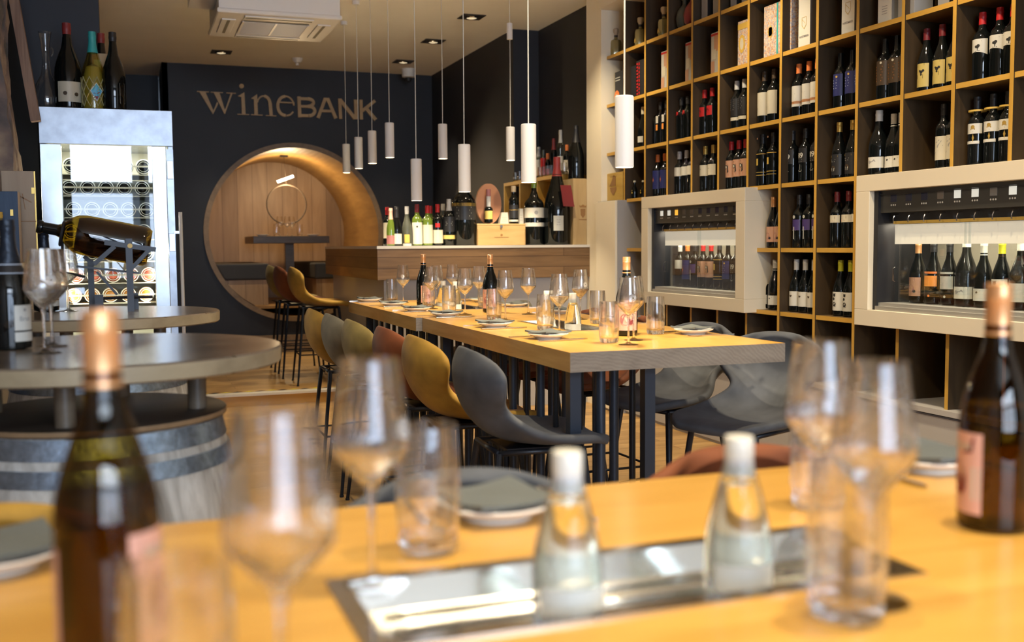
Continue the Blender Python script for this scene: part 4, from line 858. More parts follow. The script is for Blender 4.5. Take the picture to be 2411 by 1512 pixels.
tray(*HOLE_B[:2], *HOLE_B[2:], 'steel tray sunk into the far half of the long table')

# ------------------------------------------------------------------ stools
def make_stool(name, h_extra, vel):
    t = thing(name, '', 'bar stool')
    sp = [(-.212, .922, .165), (-.222, .910, .205), (-.234, .875, .238), (-.238, .83, .250), (-.232, .78, .240), (-.215, .73, .208), (-.188, .685, .158), (-.150, .645, .148), (-.10, .618, .172), (-.03, .603, .215), (.05, .598, .232), (.13, .600, .230), (.19, .602, .215), (.235, .596, .185), (.255, .585, .14)]
    b = bm_(); rows = []; ns = 14
    for i, (x, z, w) in enumerate(sp):
        a = Vector(sp[min(i+1, len(sp)-1)][:2])-Vector(sp[max(i-1, 0)][:2]); a.normalize(); nx, nz = -a.y, a.x     # inner normal
        if nx < -.01 and i < 5: nx, nz = -nx, -nz
        if nz < 0 and i > 8: nx, nz = -nx, -nz
        row = []
        curl = (.06, .075, .09, .095, .095, .09, .085, .08, .07, .045, .03, .025, .02, .015, .01)[i]
        for k in range(ns+1):
            s_ = -1+2*k/ns; c = curl*abs(s_)**2.2
            row.append(b.verts.new((x+nx*c, s_*w, z+h_extra+nz*c-(.03*abs(s_)**3 if i == 0 else 0))))
        rows.append(row)
    for i in range(len(rows)-1):
        for k in range(ns):
            f = b.faces.new((rows[i][k], rows[i][k+1], rows[i+1][k+1], rows[i+1][k])); f.smooth = True
    o = obj('shell_seat', b, vel, t, sm=False)
    m_ = o.modifiers.new('thick', 'SOLIDIFY'); m_.thickness = .034; m_.offset = 0
    m_ = o.modifiers.new('sub', 'SUBSURF'); m_.levels = 1; m_.render_levels = 2
    zt = .575+h_extra
    b = bm_()
    for (px_, py_) in ((-.13, -.13), (.15, -.13), (.15, .13), (-.13, .13)): pass
    P4 = [(-.14, -.14), (.16, -.14), (.16, .14), (-.14, .14)]
    for i in range(4): tube(b, [(*P4[i], zt), (*P4[(i+1) % 4], zt)], .010, 8)
    box(b, -.10, -.10, zt-.004, .12, .10, zt+.006); obj('seat_frame', b, M['blacksteel'], t)
    F4 = [(-.205, -.205), (.215, -.205), (.215, .205), (-.205, .205)]
    for i in range(4):
        b = bm_(); tube(b, [(*P4[i], zt), (*F4[i], .004)], .0125, 10, r2=.0085); cyl(b, F4[i][0], F4[i][1], 0, .010, .011, 10); obj('leg', b, M['blacksteel'], t)
    k = 1-(.22+h_extra*.5)/zt; Q = [(P4[i][0]+(F4[i][0]-P4[i][0])*k, P4[i][1]+(F4[i][1]-P4[i][1])*k) for i in range(4)]
    b = bm_()
    for i in range(4): tube(b, [(*Q[i], .22+h_extra*.5), (*Q[(i+1) % 4], .22+h_extra*.5)], .006, 8)
    obj('footrest', b, M['blacksteel'], t)
    return t
STC = {}
def stool(vel, loc, rz, label, group, hx=0.0):
    key = (vel, hx)
    if key not in STC: STC[key] = Once(make_stool('bar_stool', hx, M[vel]))
    STC[key].put(loc, rz, label, group)
G1 = 'stools along the left side of the long table'
for vel, y, nm in (('vel_grey', 3.42, 'dark grey velvet bar stool, nearest of the row left of the long table'), ('vel_must', 3.98, 'mustard velvet bar stool between the nearest grey stool and the rust one'),
                   ('vel_rust', 4.47, 'rust brown velvet bar stool in the row left of the long table'), ('vel_olive', 4.98, 'olive velvet bar stool just beyond the rust brown one'),
                   ('vel_taupe', 5.465, 'taupe grey velvet bar stool between the olive stool and the farthest mustard one'), ('vel_must', 5.965, 'mustard velvet bar stool, farthest of the row left of the long table')):
    stool(vel, (1.29 if y < 3.6 else 1.25 if y < 4.2 else 1.24 if y < 4.6 else 1.20 if y < 5.2 else 1.185 if y < 5.6 else 1.175, y, 0), .0 if y > 3.6 else -.05, nm, G1)
G2 = 'stools along the right side of the long table'
for vel, y, rz, nm in (('vel_grey', 3.42, PI+.42, 'dark grey velvet bar stool, nearest on the right side of the long table'), ('vel_grey', 4.02, PI+.30, 'dark grey velvet bar stool, second on the right side of the long table'),
                       ('vel_rust', 4.60, PI+.05, 'rust velvet bar stool on the right side seen through the table legs'), ('vel_rust', 5.15, PI, 'rust velvet bar stool on the right side, beyond the nearer rust one'),
                       ('vel_grey', 5.68, PI, 'grey velvet bar stool on the right side, second from the bar'), ('vel_taupe', 6.2, PI, 'taupe velvet bar stool on the right side, nearest the bar counter')):
    stool(vel, (2.19 if y < 4.3 else 2.12, y, 0), rz, nm, G2)
G3 = 'stools at the side of the bar counter'
for vel, (x, y), nm in (('vel_must', (1.52, 9.1), 'mustard yellow bar stool, nearest at the side of the bar counter'), ('vel_rust', (1.47, 9.65), 'rust brown bar stool, middle one at the side of the bar counter'), ('vel_olive', (1.47, 10.2), 'olive yellow bar stool, farthest at the side of the bar counter')):
    stool(vel, (x, y, .10), -.04, nm, G3, .08)
G4 = 'stools behind the foreground table'
stool('vel_must', (-.20, 1.34, 0), -PI/2, 'mustard bar stool behind the left end of the foreground table', G4)
stool('vel_grey', (.462, 1.32, 0), -PI/2, 'blurred grey velvet bar stool behind the plate on the foreground table', G4)
stool('vel_rust', (.965, 1.33, 0), -PI/2, 'blurred rust velvet bar stool behind the middle of the foreground table', G4)

# ------------------------------------------------------------------ tableware
def mk_glass():
    t = thing('wine_glass', '', 'wine glass')
    b = bm_(); lathe(b, [(0, 0), (.0345, 0), (.036, .0012), (.033, .0022), (.014, .0045), (.0055, .010), (.0038, .022), (.0034, .06), (.0036, .088), (.0065, .100), (.0, .1045)], 40); obj('stem_and_foot', b, M['solid'], t)
    b = bm_(); ou = [(.0, .1010), (.007, .1030), (.020, .117), (.034, .132), (.0395, .140), (.0408, .147), (.0398, .160), (.0365, .190), (.0325, .218), (.0305, .236)]
    lathe(b, ou+[(.0297, .236), (.0317, .218), (.0357, .190), (.0389, .160), (.0398, .148), (.0385, .1420), (.0325, .1350), (.018, .1220), (.006, .1120), (0, .1105)], 56); obj('bowl', b, M['glassreal'], t)
    t['r'] = .0395
    em = pm('etched_print', (.75, .74, .70), rough=.6)
    b = bm_()
    for (u0, w_) in ((0, 1),):
        n_ = 22
        for q in range(n_):
            for (ra, rb) in ((.0095, .0108), (.0045, .0060)):
                a0, a1 = 2*PI*q/n_, 2*PI*(q+1)/n_
                P_ = [(ra, a0), (rb, a0), (rb, a1), (ra, a1)]; vs = []
                for (rr, aa) in P_:
                    u = rr*math.cos(aa); v = .166+rr*math.sin(aa); R1 = .0408-(v-.147)*.118+.0006; vs.append(b.verts.new((R1*math.cos(-1.0+u/R1), R1*math.sin(-1.0+u/R1), v)))
                b.faces.new(vs)
    obj('etched_emblem', b, em, t, sm=False)
    return t
def mk_tumbler():
    t = thing('tumbler', '', 'water glass')
    b = bm_(); lathe(b, [(0, .0015), (.028, .0005), (.0325, .003), (.0345, .012), (.0365, .045), (.0368, .075), (.0355, .115), (.0335, .148), (.0322, .148), (.0341, .115), (.0353, .075), (.0348, .045), (.0318, .022), (.026, .0175), (0, .0165)], 52); obj('glass_body', b, M['glassreal'], t)
    return t
def mk_plate():
    t = thing('side_plate', '', 'plate')
    b = bm_(); lathe(b, [(0, .004), (.048, .004), (.052, .006), (.077, .018), (.0785, .0205), (.0765, .0215), (.053, .0105), (.049, .008), (0, .008)], 48); obj('plate', b, M['porcelain'], t)
    b = bm_(); lathe(b, [(.040, .004), (.042, 0), (.046, 0), (.048, .004)], 40); obj('foot_ring', b, M['porcelain'], t)
    return t
def mk_napkin():
    b = bm_(); nn = 10; rows = []
    for layer in range(2):
        g = []
        for i in range(nn+1):
            r = []
            for j in range(nn+1):
                u, v = i/nn-.5, j/nn-.5
                r.append(b.verts.new((u*.125, v*.125, .0+.005*layer+.0025*math.sin(6*u+layer)*math.cos(5*v)+.004*(u*u+v*v)*4*.6)))
            g.append(r)
        for i in range(nn):
            for j in range(nn): b.faces.new((g[i][j], g[i+1][j], g[i+1][j+1], g[i][j+1])).smooth = True
        rows.append(g)
    A, B = rows
    for i in range(nn):
        for e_ in ((A[i][0], A[i+1][0], B[i+1][0], B[i][0]), (A[i][-1], A[i+1][-1], B[i+1][-1], B[i][-1]), (A[0][i], A[0][i+1], B[0][i+1], B[0][i]), (A[-1][i], A[-1][i+1], B[-1][i+1], B[-1][i])): b.faces.new(e_)
    return tag(obj('napkin', b, M['napkin']), '', 'napkin')
def mk_knife():
    b = bm_(); prism(b, [(-.10, -.007), (-.10, .007), (0, .0065), (.005, .009), (.085, .008), (.105, .0), (.085, -.005), (.005, -.006), (0, -.0065)], 0.001, .005, 'xy'); return tag(obj('knife', b, M['cut'], None, .001), '', 'knife')
def mk_fork():
    b = bm_(); prism(b, [(-.10, -.006), (-.10, .006), (-.03, .003), (.045, .004), (.055, .010), (.065, .011), (.065, -.011), (.055, -.010), (.045, -.004), (-.03, -.003)], .001, .004, 'xy')
    for y in (-.0095, -.0035, .0025, .0085): box(b, .062, y-.001, .002, .10, y+.0022, .005)
    return tag(obj('fork', b, M['cut']), '', 'fork')
WG, TB, PL, NK, KN, FK = Once(mk_glass()), Once(mk_tumbler()), Once(mk_plate()), Once(mk_napkin()), Once(mk_knife()), Once(mk_fork())
def setting(x, y, rz, where, n=True, cut=True):
    c, s = math.cos(rz), math.sin(rz)
    def L(u, v, z=0): return (x+c*u-s*v, y+s*u+c*v, TZ+z)
    PL.put(L(0, 0), rz, 'white side plate '+where, 'white side plates')
    if n: NK.put(L(.0, .0, .0215), rz+.25, 'grey napkin on the plate '+where, 'folded grey napkins')
    if not cut: return
    KN.put(L(.01, -.105, .0005), rz+.03, 'steel knife beside the plate '+where, 'table knives')
    FK.put(L(-.015, .10, .0005), rz-.05, 'steel fork beside the plate '+where, 'table forks')
NTH = ['nearest', 'second nearest', 'third nearest', 'fourth nearest', 'fifth nearest', 'farthest']
for i, (x, y) in enumerate(((1.475, 3.665), (1.475, 4.281), (1.475, 5.03), (1.455, 5.517), (1.455, 6.056), (1.43, 6.585))): setting(x, y, .06*(-1)**i, 'at the left of the long table, '+NTH[i])
for i, (x, y) in enumerate(((2.07, 3.62), (2.085, 4.297), (2.08, 5.0), (2.07, 5.653), (2.07, 6.25))): setting(x, y, PI+.08*(-1)**i, 'at the right of the long table, '+NTH[i if i < 4 else 5])
gp = [(1.64, 3.32, 'in front of the squirrel label bottle'), (1.621, 3.907, 'above the plate nearest the left corner'), (1.651, 4.639, 'in front of the second squirrel bottle'), (1.609, 5.135, 'third of the left row'), (1.594, 5.711, 'right of the farthest bottle'), (1.603, 6.4, 'leftmost on the long table'),
      (1.735, 3.47, 'half hidden behind the nearest bottle'), (2.0, 4.559, 'tall at the right, before the grey bar base'), (1.912, 5.021, 'standing alone in the middle of the long table'), (1.872, 5.705, 'fifth from the left on the long table'), (1.93, 6.42, 'far right row near the bar'), (1.72, 6.05, 'behind the farthest bottle')]
for x, y, nm in gp: WG.put((x, y, TZ), random.uniform(-1, 1), 'empty wine glass on the long table, '+nm, 'wine glasses on the long table')
tp = [(1.612, 3.421, 'nearest, left of the squirrel bottle'), (1.931, 3.672, 'alone near the right corner'), (1.617, 4.05, 'beside the water bottles'), (1.961, 4.281, 'behind the water bottles'), (1.621, 4.717, 'in front of the middle bottle'), (1.545, 5.204, 'centre left, half way along'), (1.60, 5.80, 'before the farthest bottle'), (1.55, 6.484, 'leftmost, near the far end'), (1.95, 5.85, 'far right row')]
for x, y, nm in tp: TB.put((x, y, TZ), random.uniform(0, 3), 'clear tumbler on the long table, '+nm, 'tumblers on the long table')
def mk_water():
    t = thing('water_bottle', '', 'water bottle'); t['r'] = .036
    p = prof('water', .168, .036); b = bm_(); lathe(b, p+[(.012, .150), (.0125, .118), (0, .114)], 48); obj('glass_body', b, M['bottlewater'], t)
    b = bm_(); lathe(b, [(.0150, .146), (.0155, .150), (.0152, .1675), (.0145, .169), (0, .169)], 28); obj('cap', b, M['boxwhite'], t)
    b = bm_(); lathe(b, [(.0160, .128), (.0150, .146)], 28); obj('neck_band', b, M['silver'], t)
    wrap('label', .036, -1.9, 1.15, .008, .038, M['paper'], t)
    bend(lines(.03, .008, 2), .036, -1.9, .028, M['greylab'], 'label_print', t, .001)
    return t
WB = Once(mk_water()); DZ = TZ-.0235
WB.put((.404, .955, DZ), .3, 'mineral water bottle in the foreground tray, left one', 'mineral water bottles')
WB.put((.605, .960, DZ), .2, 'mineral water bottle in the foreground tray, right one', 'mineral water bottles')
WB.put((1.785, 4.15, DZ), 0, 'mineral water bottle in the tray on the long table, nearer one', 'mineral water bottles')
WB.put((1.775, 4.42, DZ), 0, 'mineral water bottle in the tray on the long table, farther one', 'mineral water bottles')
WB.put((1.775, 5.85, DZ), 0, 'mineral water bottle in the far tray, right one', 'mineral water bottles')
WB.put((1.745, 6.0, DZ), 0, 'mineral water bottle in the far tray, left one', 'mineral water bottles')

eich = textpolys('EICHHORN', .0115, .0003)
def mk_squirrel(gm):
    t = bottle('bur', .304, .0425, gm, 'copper', .205, screw=True, seg=44, cap_r=.0152)
    r = .0425
    p = prof('bur', .304, r)
    b = bm_(); lathe(b, [(0, .008)]+[(q-.003, z) for q, z in p[2:5]]+[(r-.006, .155), (0, .155)], 40)
    obj('wine', b, M['oliveg'] if gm == 'amber' else M['bglass'], t)
    a = PI/2
    wrap('label', r, a, 1.02, .022, .122, M['pink'], t)
    def E(polys, m, z, g=.0012): return bend(polys, r, a, z, M[m], 'label_print', t, g)
    E([rect(-.041, -.018, -.028, .012), rect(.03, -.02, .041, .02)], 'cream', .06, .0006)
    E([disc(-.004, 0, .027, 22)], 'skin', .062, .0008); E([disc(-.008, .0, .021, 20)], 'mauve', .064, .0012); E([disc(.002, .004, .014, 16)], 'pink', .064, .0016)
    E([[(-.034, .018), (.034, .018), (.031, -.004), (.018, -.006), (0, -.002), (-.018, -.006), (-.031, -.004)]], 'wax', .102, .0010)
    E(eich, 'cream', .1005, .0014)
    E([[(.004, -.016), (.004, -.006), (.0, .004), (.004, .009), (.010, .006), (.012, -.002), (.016, .000), (.020, .008), (.022, .004), (.021, -.004), (.022, -.010), (.016, -.017)]], 'wax', .062, .002)
    wrap('back_label', r, a+PI, .62, .03, .11, M['paperpink'], t)
    bend(lines(.03, .012, 4), r, a+PI, .098, M['mauve'], 'back_label_print', t, .0012)
    return t
def sq(gm, x, y, faceang, label): 
    o = mk_squirrel(gm); o.scale = (.987,)*3 if gm == 'amber' else (1, 1, 1); o.location = (x, y, TZ); o.rotation_euler = (0, 0, faceang-PI/2); o['label'] = label; o['group'] = 'wine bottles with squirrel label'; return o
q = at(235, 731, 'Z', 1.2198); sq('amber', q.x, q.y, -.15, 'large blurred brown wine bottle with copper cap, left foreground')
q = at(2338, 1241, 'Z', TZ); sq('amber', q.x, q.y, -3.70, 'large blurred brown wine bottle with copper cap at the right edge')
sq('bglass', 1.803, 3.667, -1.95, 'wine bottle with squirrel label nearest the corner of the long table')
sq('bglass', 1.790, 5.26, -2.1, 'wine bottle with copper cap in the middle of the long table')
sq('bglass', 1.62, 5.978, -1.2, 'wine bottle with copper cap farthest along the long table')
# foreground settings
for (x, y), nm in zip(((.228, 1.058), (.673, .829), (.763, 1.035), (.095, .754)), ('left of the blurred tumbler behind the tray', 'largest blurred one at the right', 'behind the largest blurred one at the right', 'largest one at the left')):
    WG.put((x, y, TZ+(.003 if False else 0)), .3, 'blurred empty wine glass on the foreground table, '+nm, 'wine glasses on the foreground table')
for (x, y), nm in zip(((.313, 1.148), (.621, .800), (.85, 1.156), (.022, .70)), ('behind the tray beside a wine glass', 'in front of the tray at the right', 'behind the right wine glasses', 'in front of the left wine bottle')):
    TB.put((x, y, TZ), .3, 'blurred tumbler on the foreground table, '+nm, 'tumblers on the foreground table')
setting(.44, 1.276, -PI/2, 'behind the tray of the foreground table'); setting(-.150, 1.27, -PI/2, 'at the left edge of the foreground table', True, False); setting(1.16, 1.30, -PI/2, 'at the right of the foreground table')
for x, y, nm in ((1.71, 12.85, 'left'), (1.79, 12.78, 'middle left'), (1.86, 12.88, 'middle right')): WG.put((x, y, ntz), 0, 'wine glass on the table in the barrel niche, '+nm, 'glasses on the niche table')
for x, y, nm in ((1.66, 12.75, 'left'), (1.94, 12.8, 'right')): TB.put((x, y, ntz), 0, 'tumbler on the table in the barrel niche, '+nm, 'glasses on the niche table')
PL.put((1.50, 12.8, ntz), 0, 'white side plate at the left of the barrel niche table', 'white side plates'); PL.put((2.10, 12.8, ntz), 0, 'white side plate at the right of the barrel niche table', 'white side plates')

# ------------------------------------------------------------------ round standing tables on barrels
def barrel_table(x, y, label, rz=0):
    t = thing('barrel_table', label, 'table', (x, y, 0), rz)
    b = bm_(); pr = [(0, 0), (.285, 0)]+[(.285+.06*math.sin(PI*i/12), .87*i/12) for i in range(1, 12)]+[(.285, .87), (0, .87)]
    lathe(b, pr, 72); obj('barrel', b, M['barrel'], t)
    def R(z): return .285+.06*math.sin(PI*z/.87)
    for z0, z1 in ((.822, .866), (.765, .802), (.58, .615), (.26, .295), (.07, .107), (.004, .048)):
        b = bm_(); lathe(b, [(R(z0)+.0005, z0), (R(z0)+.0035, z0), (R(z1)+.0035, z1), (R(z1)+.0005, z1)], 72); obj('hoop', b, M['hoop'], t)
    b = bm_(); lathe(b, [(0, .871), (.298, .871), (.300, .874), (.300, .885), (.297, .887), (0, .887)], 72)
    for f in b.faces:
        f.normal_update(); f.material_index = 0 if f.normal.z > .5 or True and abs(f.normal.z) > .5 else 1
    obj('lid', b, [M['barlid'], M['rim']], t)
    for k in range(4):
        a = PI/4+.25+k*PI/2; b = bm_(); cyl(b, .235*math.cos(a), .235*math.sin(a), .887, .995, .022, 18); obj('post', b, M['tabledark'], t)
    b = bm_(); lathe(b, [(0, .995), (.430, .995), (.434, .999), (.435, 1.031), (.431, 1.035), (0, 1.035)], 96)
    for f in b.faces:
        f.normal_update(); f.material_index = 0 if abs(f.normal.z) > .5 else 1
    obj('tabletop', b, [M['tablegrey'], M['tableedge']], t)
barrel_table(-.085, 2.676, 'round grey oak standing table on a wooden barrel, nearest the camera', .3)
barrel_table(-.114, 4.183, 'round grey oak standing table on a barrel, behind the nearer one', .1)
RZT = 1.035
brut = textpolys('Brut', .016, .0002)
def champ(x, y, ang, label, small=False):
    t = bottle('champ', .305, .0455, 'bglass', 'navyfoil' if 'navyfoil' in M else 'capblack', .34, seg=40, cap_r=.0165)
    t.name = 'champagne_bottle'; t.location = (x, y, RZT); t['label'] = label
    r = .0455
    b = bm_(); lathe(b, [(.0345*1.05, .182), (.0283, .198)], 36); obj('neck_label', b, M['blacklab'], t)
    for z_, r_ in ((.180, .0375), (.200, .0285)):
        b = bm_(); tube(b, [(r_*math.cos(a*PI/18), r_*math.sin(a*PI/18), z_) for a in range(36)], .0012, 6, True); obj('neck_band', b, M['lightblue'], t)
    wrap('label', r, ang, .55, .046, .105, M['paper'], t); wrap('lower_label', r, ang, .55, .020, .042, M['paper'], t)
    bend([[(u, v) for u, v in p] for p in brut], r, ang, .068, M['boxgrey'], 'label_print', t, .0012); bend([disc(0, 0, .004, 10)], r, ang, .094, M['boxgrey'], 'label_emblem', t, .0012)
    return t
M['navyfoil'] = mat('dark_blue_foil', (.015, .022, .035), .35, .5, bump=.3, bscale=90)
q = at(28, 822, 'Z', RZT); champ(q.x, q.y, -.75, 'black champagne bottle with white label on the nearer round table')
q = at(110, 733, 'Z', RZT); champ(q.x, q.y, -.75, 'black champagne bottle on the farther round table below the giant bottle neck')
for (a_, b_, nm) in ((106, 832, 'on the nearer round table, front one'), (124, 816, 'on the nearer round table, back one'), (162, 733, 'on the farther round table')):
    q = at(a_, b_, 'Z', RZT); WG.put((q.x, q.y, RZT), 0, 'empty wine glass '+nm, 'wine glasses on the round tables')
# giant bottle in its steel cradle
YG = 4.30
def G(x, y, Y=YG): return at(x, y, 'Y', Y)
pa, pb = G(87, 533), G(352, 583); d = (pa-pb); Lb = d.length
t = thing('giant_wine_bottle', 'giant olive glass wine bottle lying tilted in a dark steel cradle', 'bottle', pb, rot=d.to_track_quat('Z', 'Y').to_euler())
R_ = .0765
pr = [(0, .012), (R_*.55, .004), (R_*.85, .0), (R_*.97, .012), (R_, .03), (R_, Lb*.52), (R_*.99, Lb*.60), (R_*.93, Lb*.66), (R_*.78, Lb*.71), (R_*.55, Lb*.755), (R_*.36, Lb*.79), (.021, Lb*.83), (.019, Lb*.97), (.0, Lb*.98)]
M['jero'] = thin('olive_giant_glass', (.55, .40, .07), .06, .45)
b = bm_(); lathe(b, pr, 56); obj('glass_body', b, M['jero'], t)
b = bm_(); lathe(b, [(0, .016), (R_*.9, .018), (R_-.006, .04), (R_-.006, Lb*.55), (R_*.80, Lb*.655), (0, Lb*.60)], 48); obj('wine', b, thin('dark_wine_depth', (.22, .13, .03), .0, .1), t)
b = bm_(); lathe(b, [(.0222, Lb*.80), (.0215, Lb*.84), (.0205, Lb*.945), (.0245, Lb*.955), (.0255, Lb*.985), (.022, Lb*1.0), (0, Lb*1.0)], 32); obj('neck_capsule', b, M['bglass'], t)
st = thing('bottle_cradle', 'dark steel cradle stand with crossed arms on the farther round table', 'stand', (-.114, YG, RZT))
def gb(name, pts, r_, m='darkmetal', Y=YG, seg=8):
    b = bm_(); tube(b, [G(x, y, Y)-st.location for x, y in pts], r_, seg); return obj(name, b, M[m], st)
def bar(name, p, q_, w, th, Y, m='darkmetal'):
    a, c = G(*p, Y)-st.location, G(*q_, Y)-st.location; dd = (c-a).normalized(); n_ = Vector((-dd.z, 0, dd.x))*w/2
    b = bm_(); prism(b, [((a+n_).x, (a+n_).z), ((c+n_).x, (c+n_).z), ((c-n_).x, (c-n_).z), ((a-n_).x, (a-n_).z)], a.y-th/2, a.y+th/2); return obj(name, b, M[m], st)
def post(name, px_, py_, Y, w):
    a = G(px_, py_, Y)-st.location; return bx(name, M['darkmetal'], a.x-w/2, a.y-w/2, .0, a.x+w/2, a.y+w/2, a.z, st)
YF, YK = YG-.095, YG+.095
post('post', 303, 562, YF, .024); post('post', 213, 612, YK, .022)
bar('arm', (246, 571), (367, 588), .018, .02, YF); bar('brace', (270, 580), (222, 622), .016, .014, YF); bar('brace', (198, 603), (222, 626), .016, .014, YK)
bar('brace', (350, 590), (310, 632), .014, .014, YF); bar('arm', (180, 627), (328, 643), .008, .014, YG); bar('strut', (228, 640), (276, 694), .009, .012, YF)
gb('spreader', [(240, 703), (300, 700), (360, 699)], .006, Y=YG)
a_ = G(233, 694, YG-.05)-st.location; bx('foot_block', M['darkmetal'], a_.x-.015, a_.y-.02, 0, a_.x+.015, a_.y+.02, a_.z, st)
a_ = G(316, 690, YG+.06)-st.location; bx('foot_block', M['darkmetal'], a_.x-.015, a_.y-.02, 0, a_.x+.015, a_.y+.02, a_.z, st)
a_ = G(306, 579, YF-.014)-st.location; b = bm_(); prism(b, disc(a_.x, a_.z, .009, 14), a_.y-.004, a_.y); obj('bolt', b, M['gold'], st)
cn = G(146, 545)-st.location; dn = d.normalized(); u1 = Vector((0, 1, 0)); u2 = dn.cross(u1)
b = bm_(); tube(b, [cn+u1*.040*math.cos(k*PI/16)+u2*.044*math.sin(k*PI/16)-Vector((0, 0, .008)) for k in range(32)], .0055, 8, True); obj('neck_ring', b, M['darkmetal'], st)
gb('ring_stem', [(147, 568), (147, 640), (200, 652)], .0055)

# ------------------------------------------------------------------ steel wine fridge
FY = 6.80
xl, xr = at(89, 255, 'Y', FY).x, at(405, 265, 'Y', FY).x; zt = at(250, 256, 'Y', FY).z; W_ = xr-xl
def fx(x, y=500): return at(x, y, 'Y', FY).x-xl
fr_ = thing('wine_fridge', 'tall stainless steel wine fridge with lit glass door and lying bottles', 'wine fridge', (xl, FY, 0))
hz_ = at(250, 341, 'Y', FY).z; gl, gr_ = .118, W_-.125
b = bm_(); box(b, 0, .03, 0, .03, .62, zt); box(b, W_-.03, .03, 0, W_, .62, zt); box(b, 0, .60, 0, W_, .62, zt); box(b, 0, .03, 0, W_, .62, .30); box(b, 0, .0, hz_, W_, .62, zt)
obj('cabinet', b, M['steel'], fr_, .002)
b = bm_(); box(b, .03, .58, .30, W_-.03, .60, hz_); box(b, .03, .06, .30, .045, .60, hz_); box(b, W_-.045, .06, .30, W_-.03, .60, hz_); obj('lining', b, pm('fridge_lining', (.80, .78, .66)), fr_)
b = bm_(); box(b, .004, -.03, .12, gl, .03, hz_-.006); box(b, gr_, -.03, .12, W_-.045, .03, hz_-.006); box(b, gl, -.03, .12, gr_, .03, .34); dr = obj('door', b, M['steel2'], fr_, .002)
b = bm_(); box(b, gl, -.012, .34, gr_, -.008, hz_-.006); obj('door_glass', b, M['pane'], dr)
b = bm_(); box(b, W_-.042, -.02, .12, W_-.002, .03, hz_-.02); obj('hinge_strip', b, M['steel'], fr_)
for z_ in (hz_-.20, hz_-.02-.62, .6):
    bx('hinge', M['steel2'], W_-.040, -.034, z_, W_-.004, -.02, z_+.11, fr_, .002)
b = bm_(); tube(b, [(W_+.03, -.03, .25), (W_+.03, -.03, 1.49)], .011, 10); hd = obj('door_handle', b, M['bartop'], fr_)
b = bm_(); box(b, W_-.01, -.035, 1.36, W_+.03, -.025, 1.375); box(b, W_-.01, -.035, .4, W_+.03, -.025, .415); obj('handle_bracket', b, M['steel2'], hd)
bo = thing('stored_bottle', '', 'bottle')
b = bm_(); lathe(b, [(0, -.006), (.024, .0), (.034, .004), (.043, .004), (.045, .010), (.045, .17), (.040, .20), (.018, .25), (.015, .31), (0, .31)], 28); obj('glass_body', b, M['bglass'], bo)
M['lightring'] = mat('pale_light_ring', (.72, .70, .58), .12)  # pale colour paints the light refracted through heel and punt
M['rosew'] = mat('rose_wine_glass', (.55, .13, .07), .12); M['orangew'] = mat('orange_wine_glass', (.62, .27, .05), .12)
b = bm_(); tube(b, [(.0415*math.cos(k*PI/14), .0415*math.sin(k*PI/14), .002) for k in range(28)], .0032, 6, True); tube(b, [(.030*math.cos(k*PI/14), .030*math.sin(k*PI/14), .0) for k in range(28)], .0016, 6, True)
obj('heel_light_ring', b, M['lightring'], bo)
def variant(src, m):
    r = dup(src, (0, 0, 0)); ch = [c for c in r.children if c.name.startswith('glass_body')][0]; ch.data = ch.data.copy(); ch.data.materials[0] = m; return r
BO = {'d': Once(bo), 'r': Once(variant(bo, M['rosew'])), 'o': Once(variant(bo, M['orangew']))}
rowsz = [at(250, y, 'Y', FY+.06).z for y in (390, 441, 492, 544, 596, 647, 694, 742)]
RN = ['top', 'second', 'third', 'fourth', 'fifth', 'sixth', 'seventh', 'eighth']; CN_ = ['leftmost', 'second', 'third', 'fourth', 'fifth', 'rightmost']
wn = {'d': 'dark', 'r': 'rose coloured', 'o': 'amber coloured'}
for i, z_ in enumerate(rowsz):
    kind = 'd' if i < 5 else ('r' if i in (5, 7) else 'o')
    off = (.0, -.012, .008, -.01, 0, .01, -.008, .0)[i]
    bx('bottle_rack', pm('rack_cream', (.70, .66, .50)), .046, .045, z_-.008, W_-.046, .050, z_+.002, fr_)
    bx('rack_shelf', pm('rack_cream', (.70, .66, .50)), .046, .07, z_-.056, W_-.046, .56, z_-.050, fr_)
    for c in range(5):
        x_ = gl+.045+off+.103*c
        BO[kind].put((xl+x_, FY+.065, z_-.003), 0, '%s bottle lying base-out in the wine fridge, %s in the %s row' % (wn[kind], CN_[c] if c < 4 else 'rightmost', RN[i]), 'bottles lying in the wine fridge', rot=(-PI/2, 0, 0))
area('fridge_light', (xl+W_/2, FY+.12, hz_-.01), (0, 0, 0), W_*.8, .10, 7, (1, .93, .74))
area('fridge_light', (xl+gl-.03, FY+.04, 1.1), (0, -PI/2-.35, 0), 1.3, .03, 6, (1, .93, .74))
area('fridge_light', (xl+gr_+.03, FY+.04, 1.1), (0, PI/2+.35, 0), 1.3, .03, 6, (1, .93, .74))
# bottles on the fridge
def mk_decanter():
    t = thing('glass_decanter', 'tall clear glass decanter with twisted neck on the wine fridge', 'decanter')
    b = bm_(); lathe(b, [(0, .002), (.05, .0), (.082, .03), (.090, .07), (.082, .115), (.055, .17), (.030, .22), (.022, .27), (.020, .33), (.026, .40), (.035, .455), (.038, .47)], 40); obj('glass_body', b, M['wineglass'], t)
    b = bm_(); tube(b, [(.03+.012*math.sin(k*PI/8), -.01, .33+.05*k/8) for k in range(9)], .006, 8); obj('neck_loop', b, M['solid'], t)
    b = bm_(); tube(b, [(.038*math.cos(k*PI/16), .038*math.sin(k*PI/16), .47) for k in range(32)], .0015, 6, True); obj('rim', b, M['solid'], t); return t
def ontop(t, x, dy=.12):
    q = at(x, 245, 'Y', FY+dy); t.location = (q.x, FY+dy, zt); return t
ontop(mk_decanter(), 112, .22)
AF = -PI/2-.1
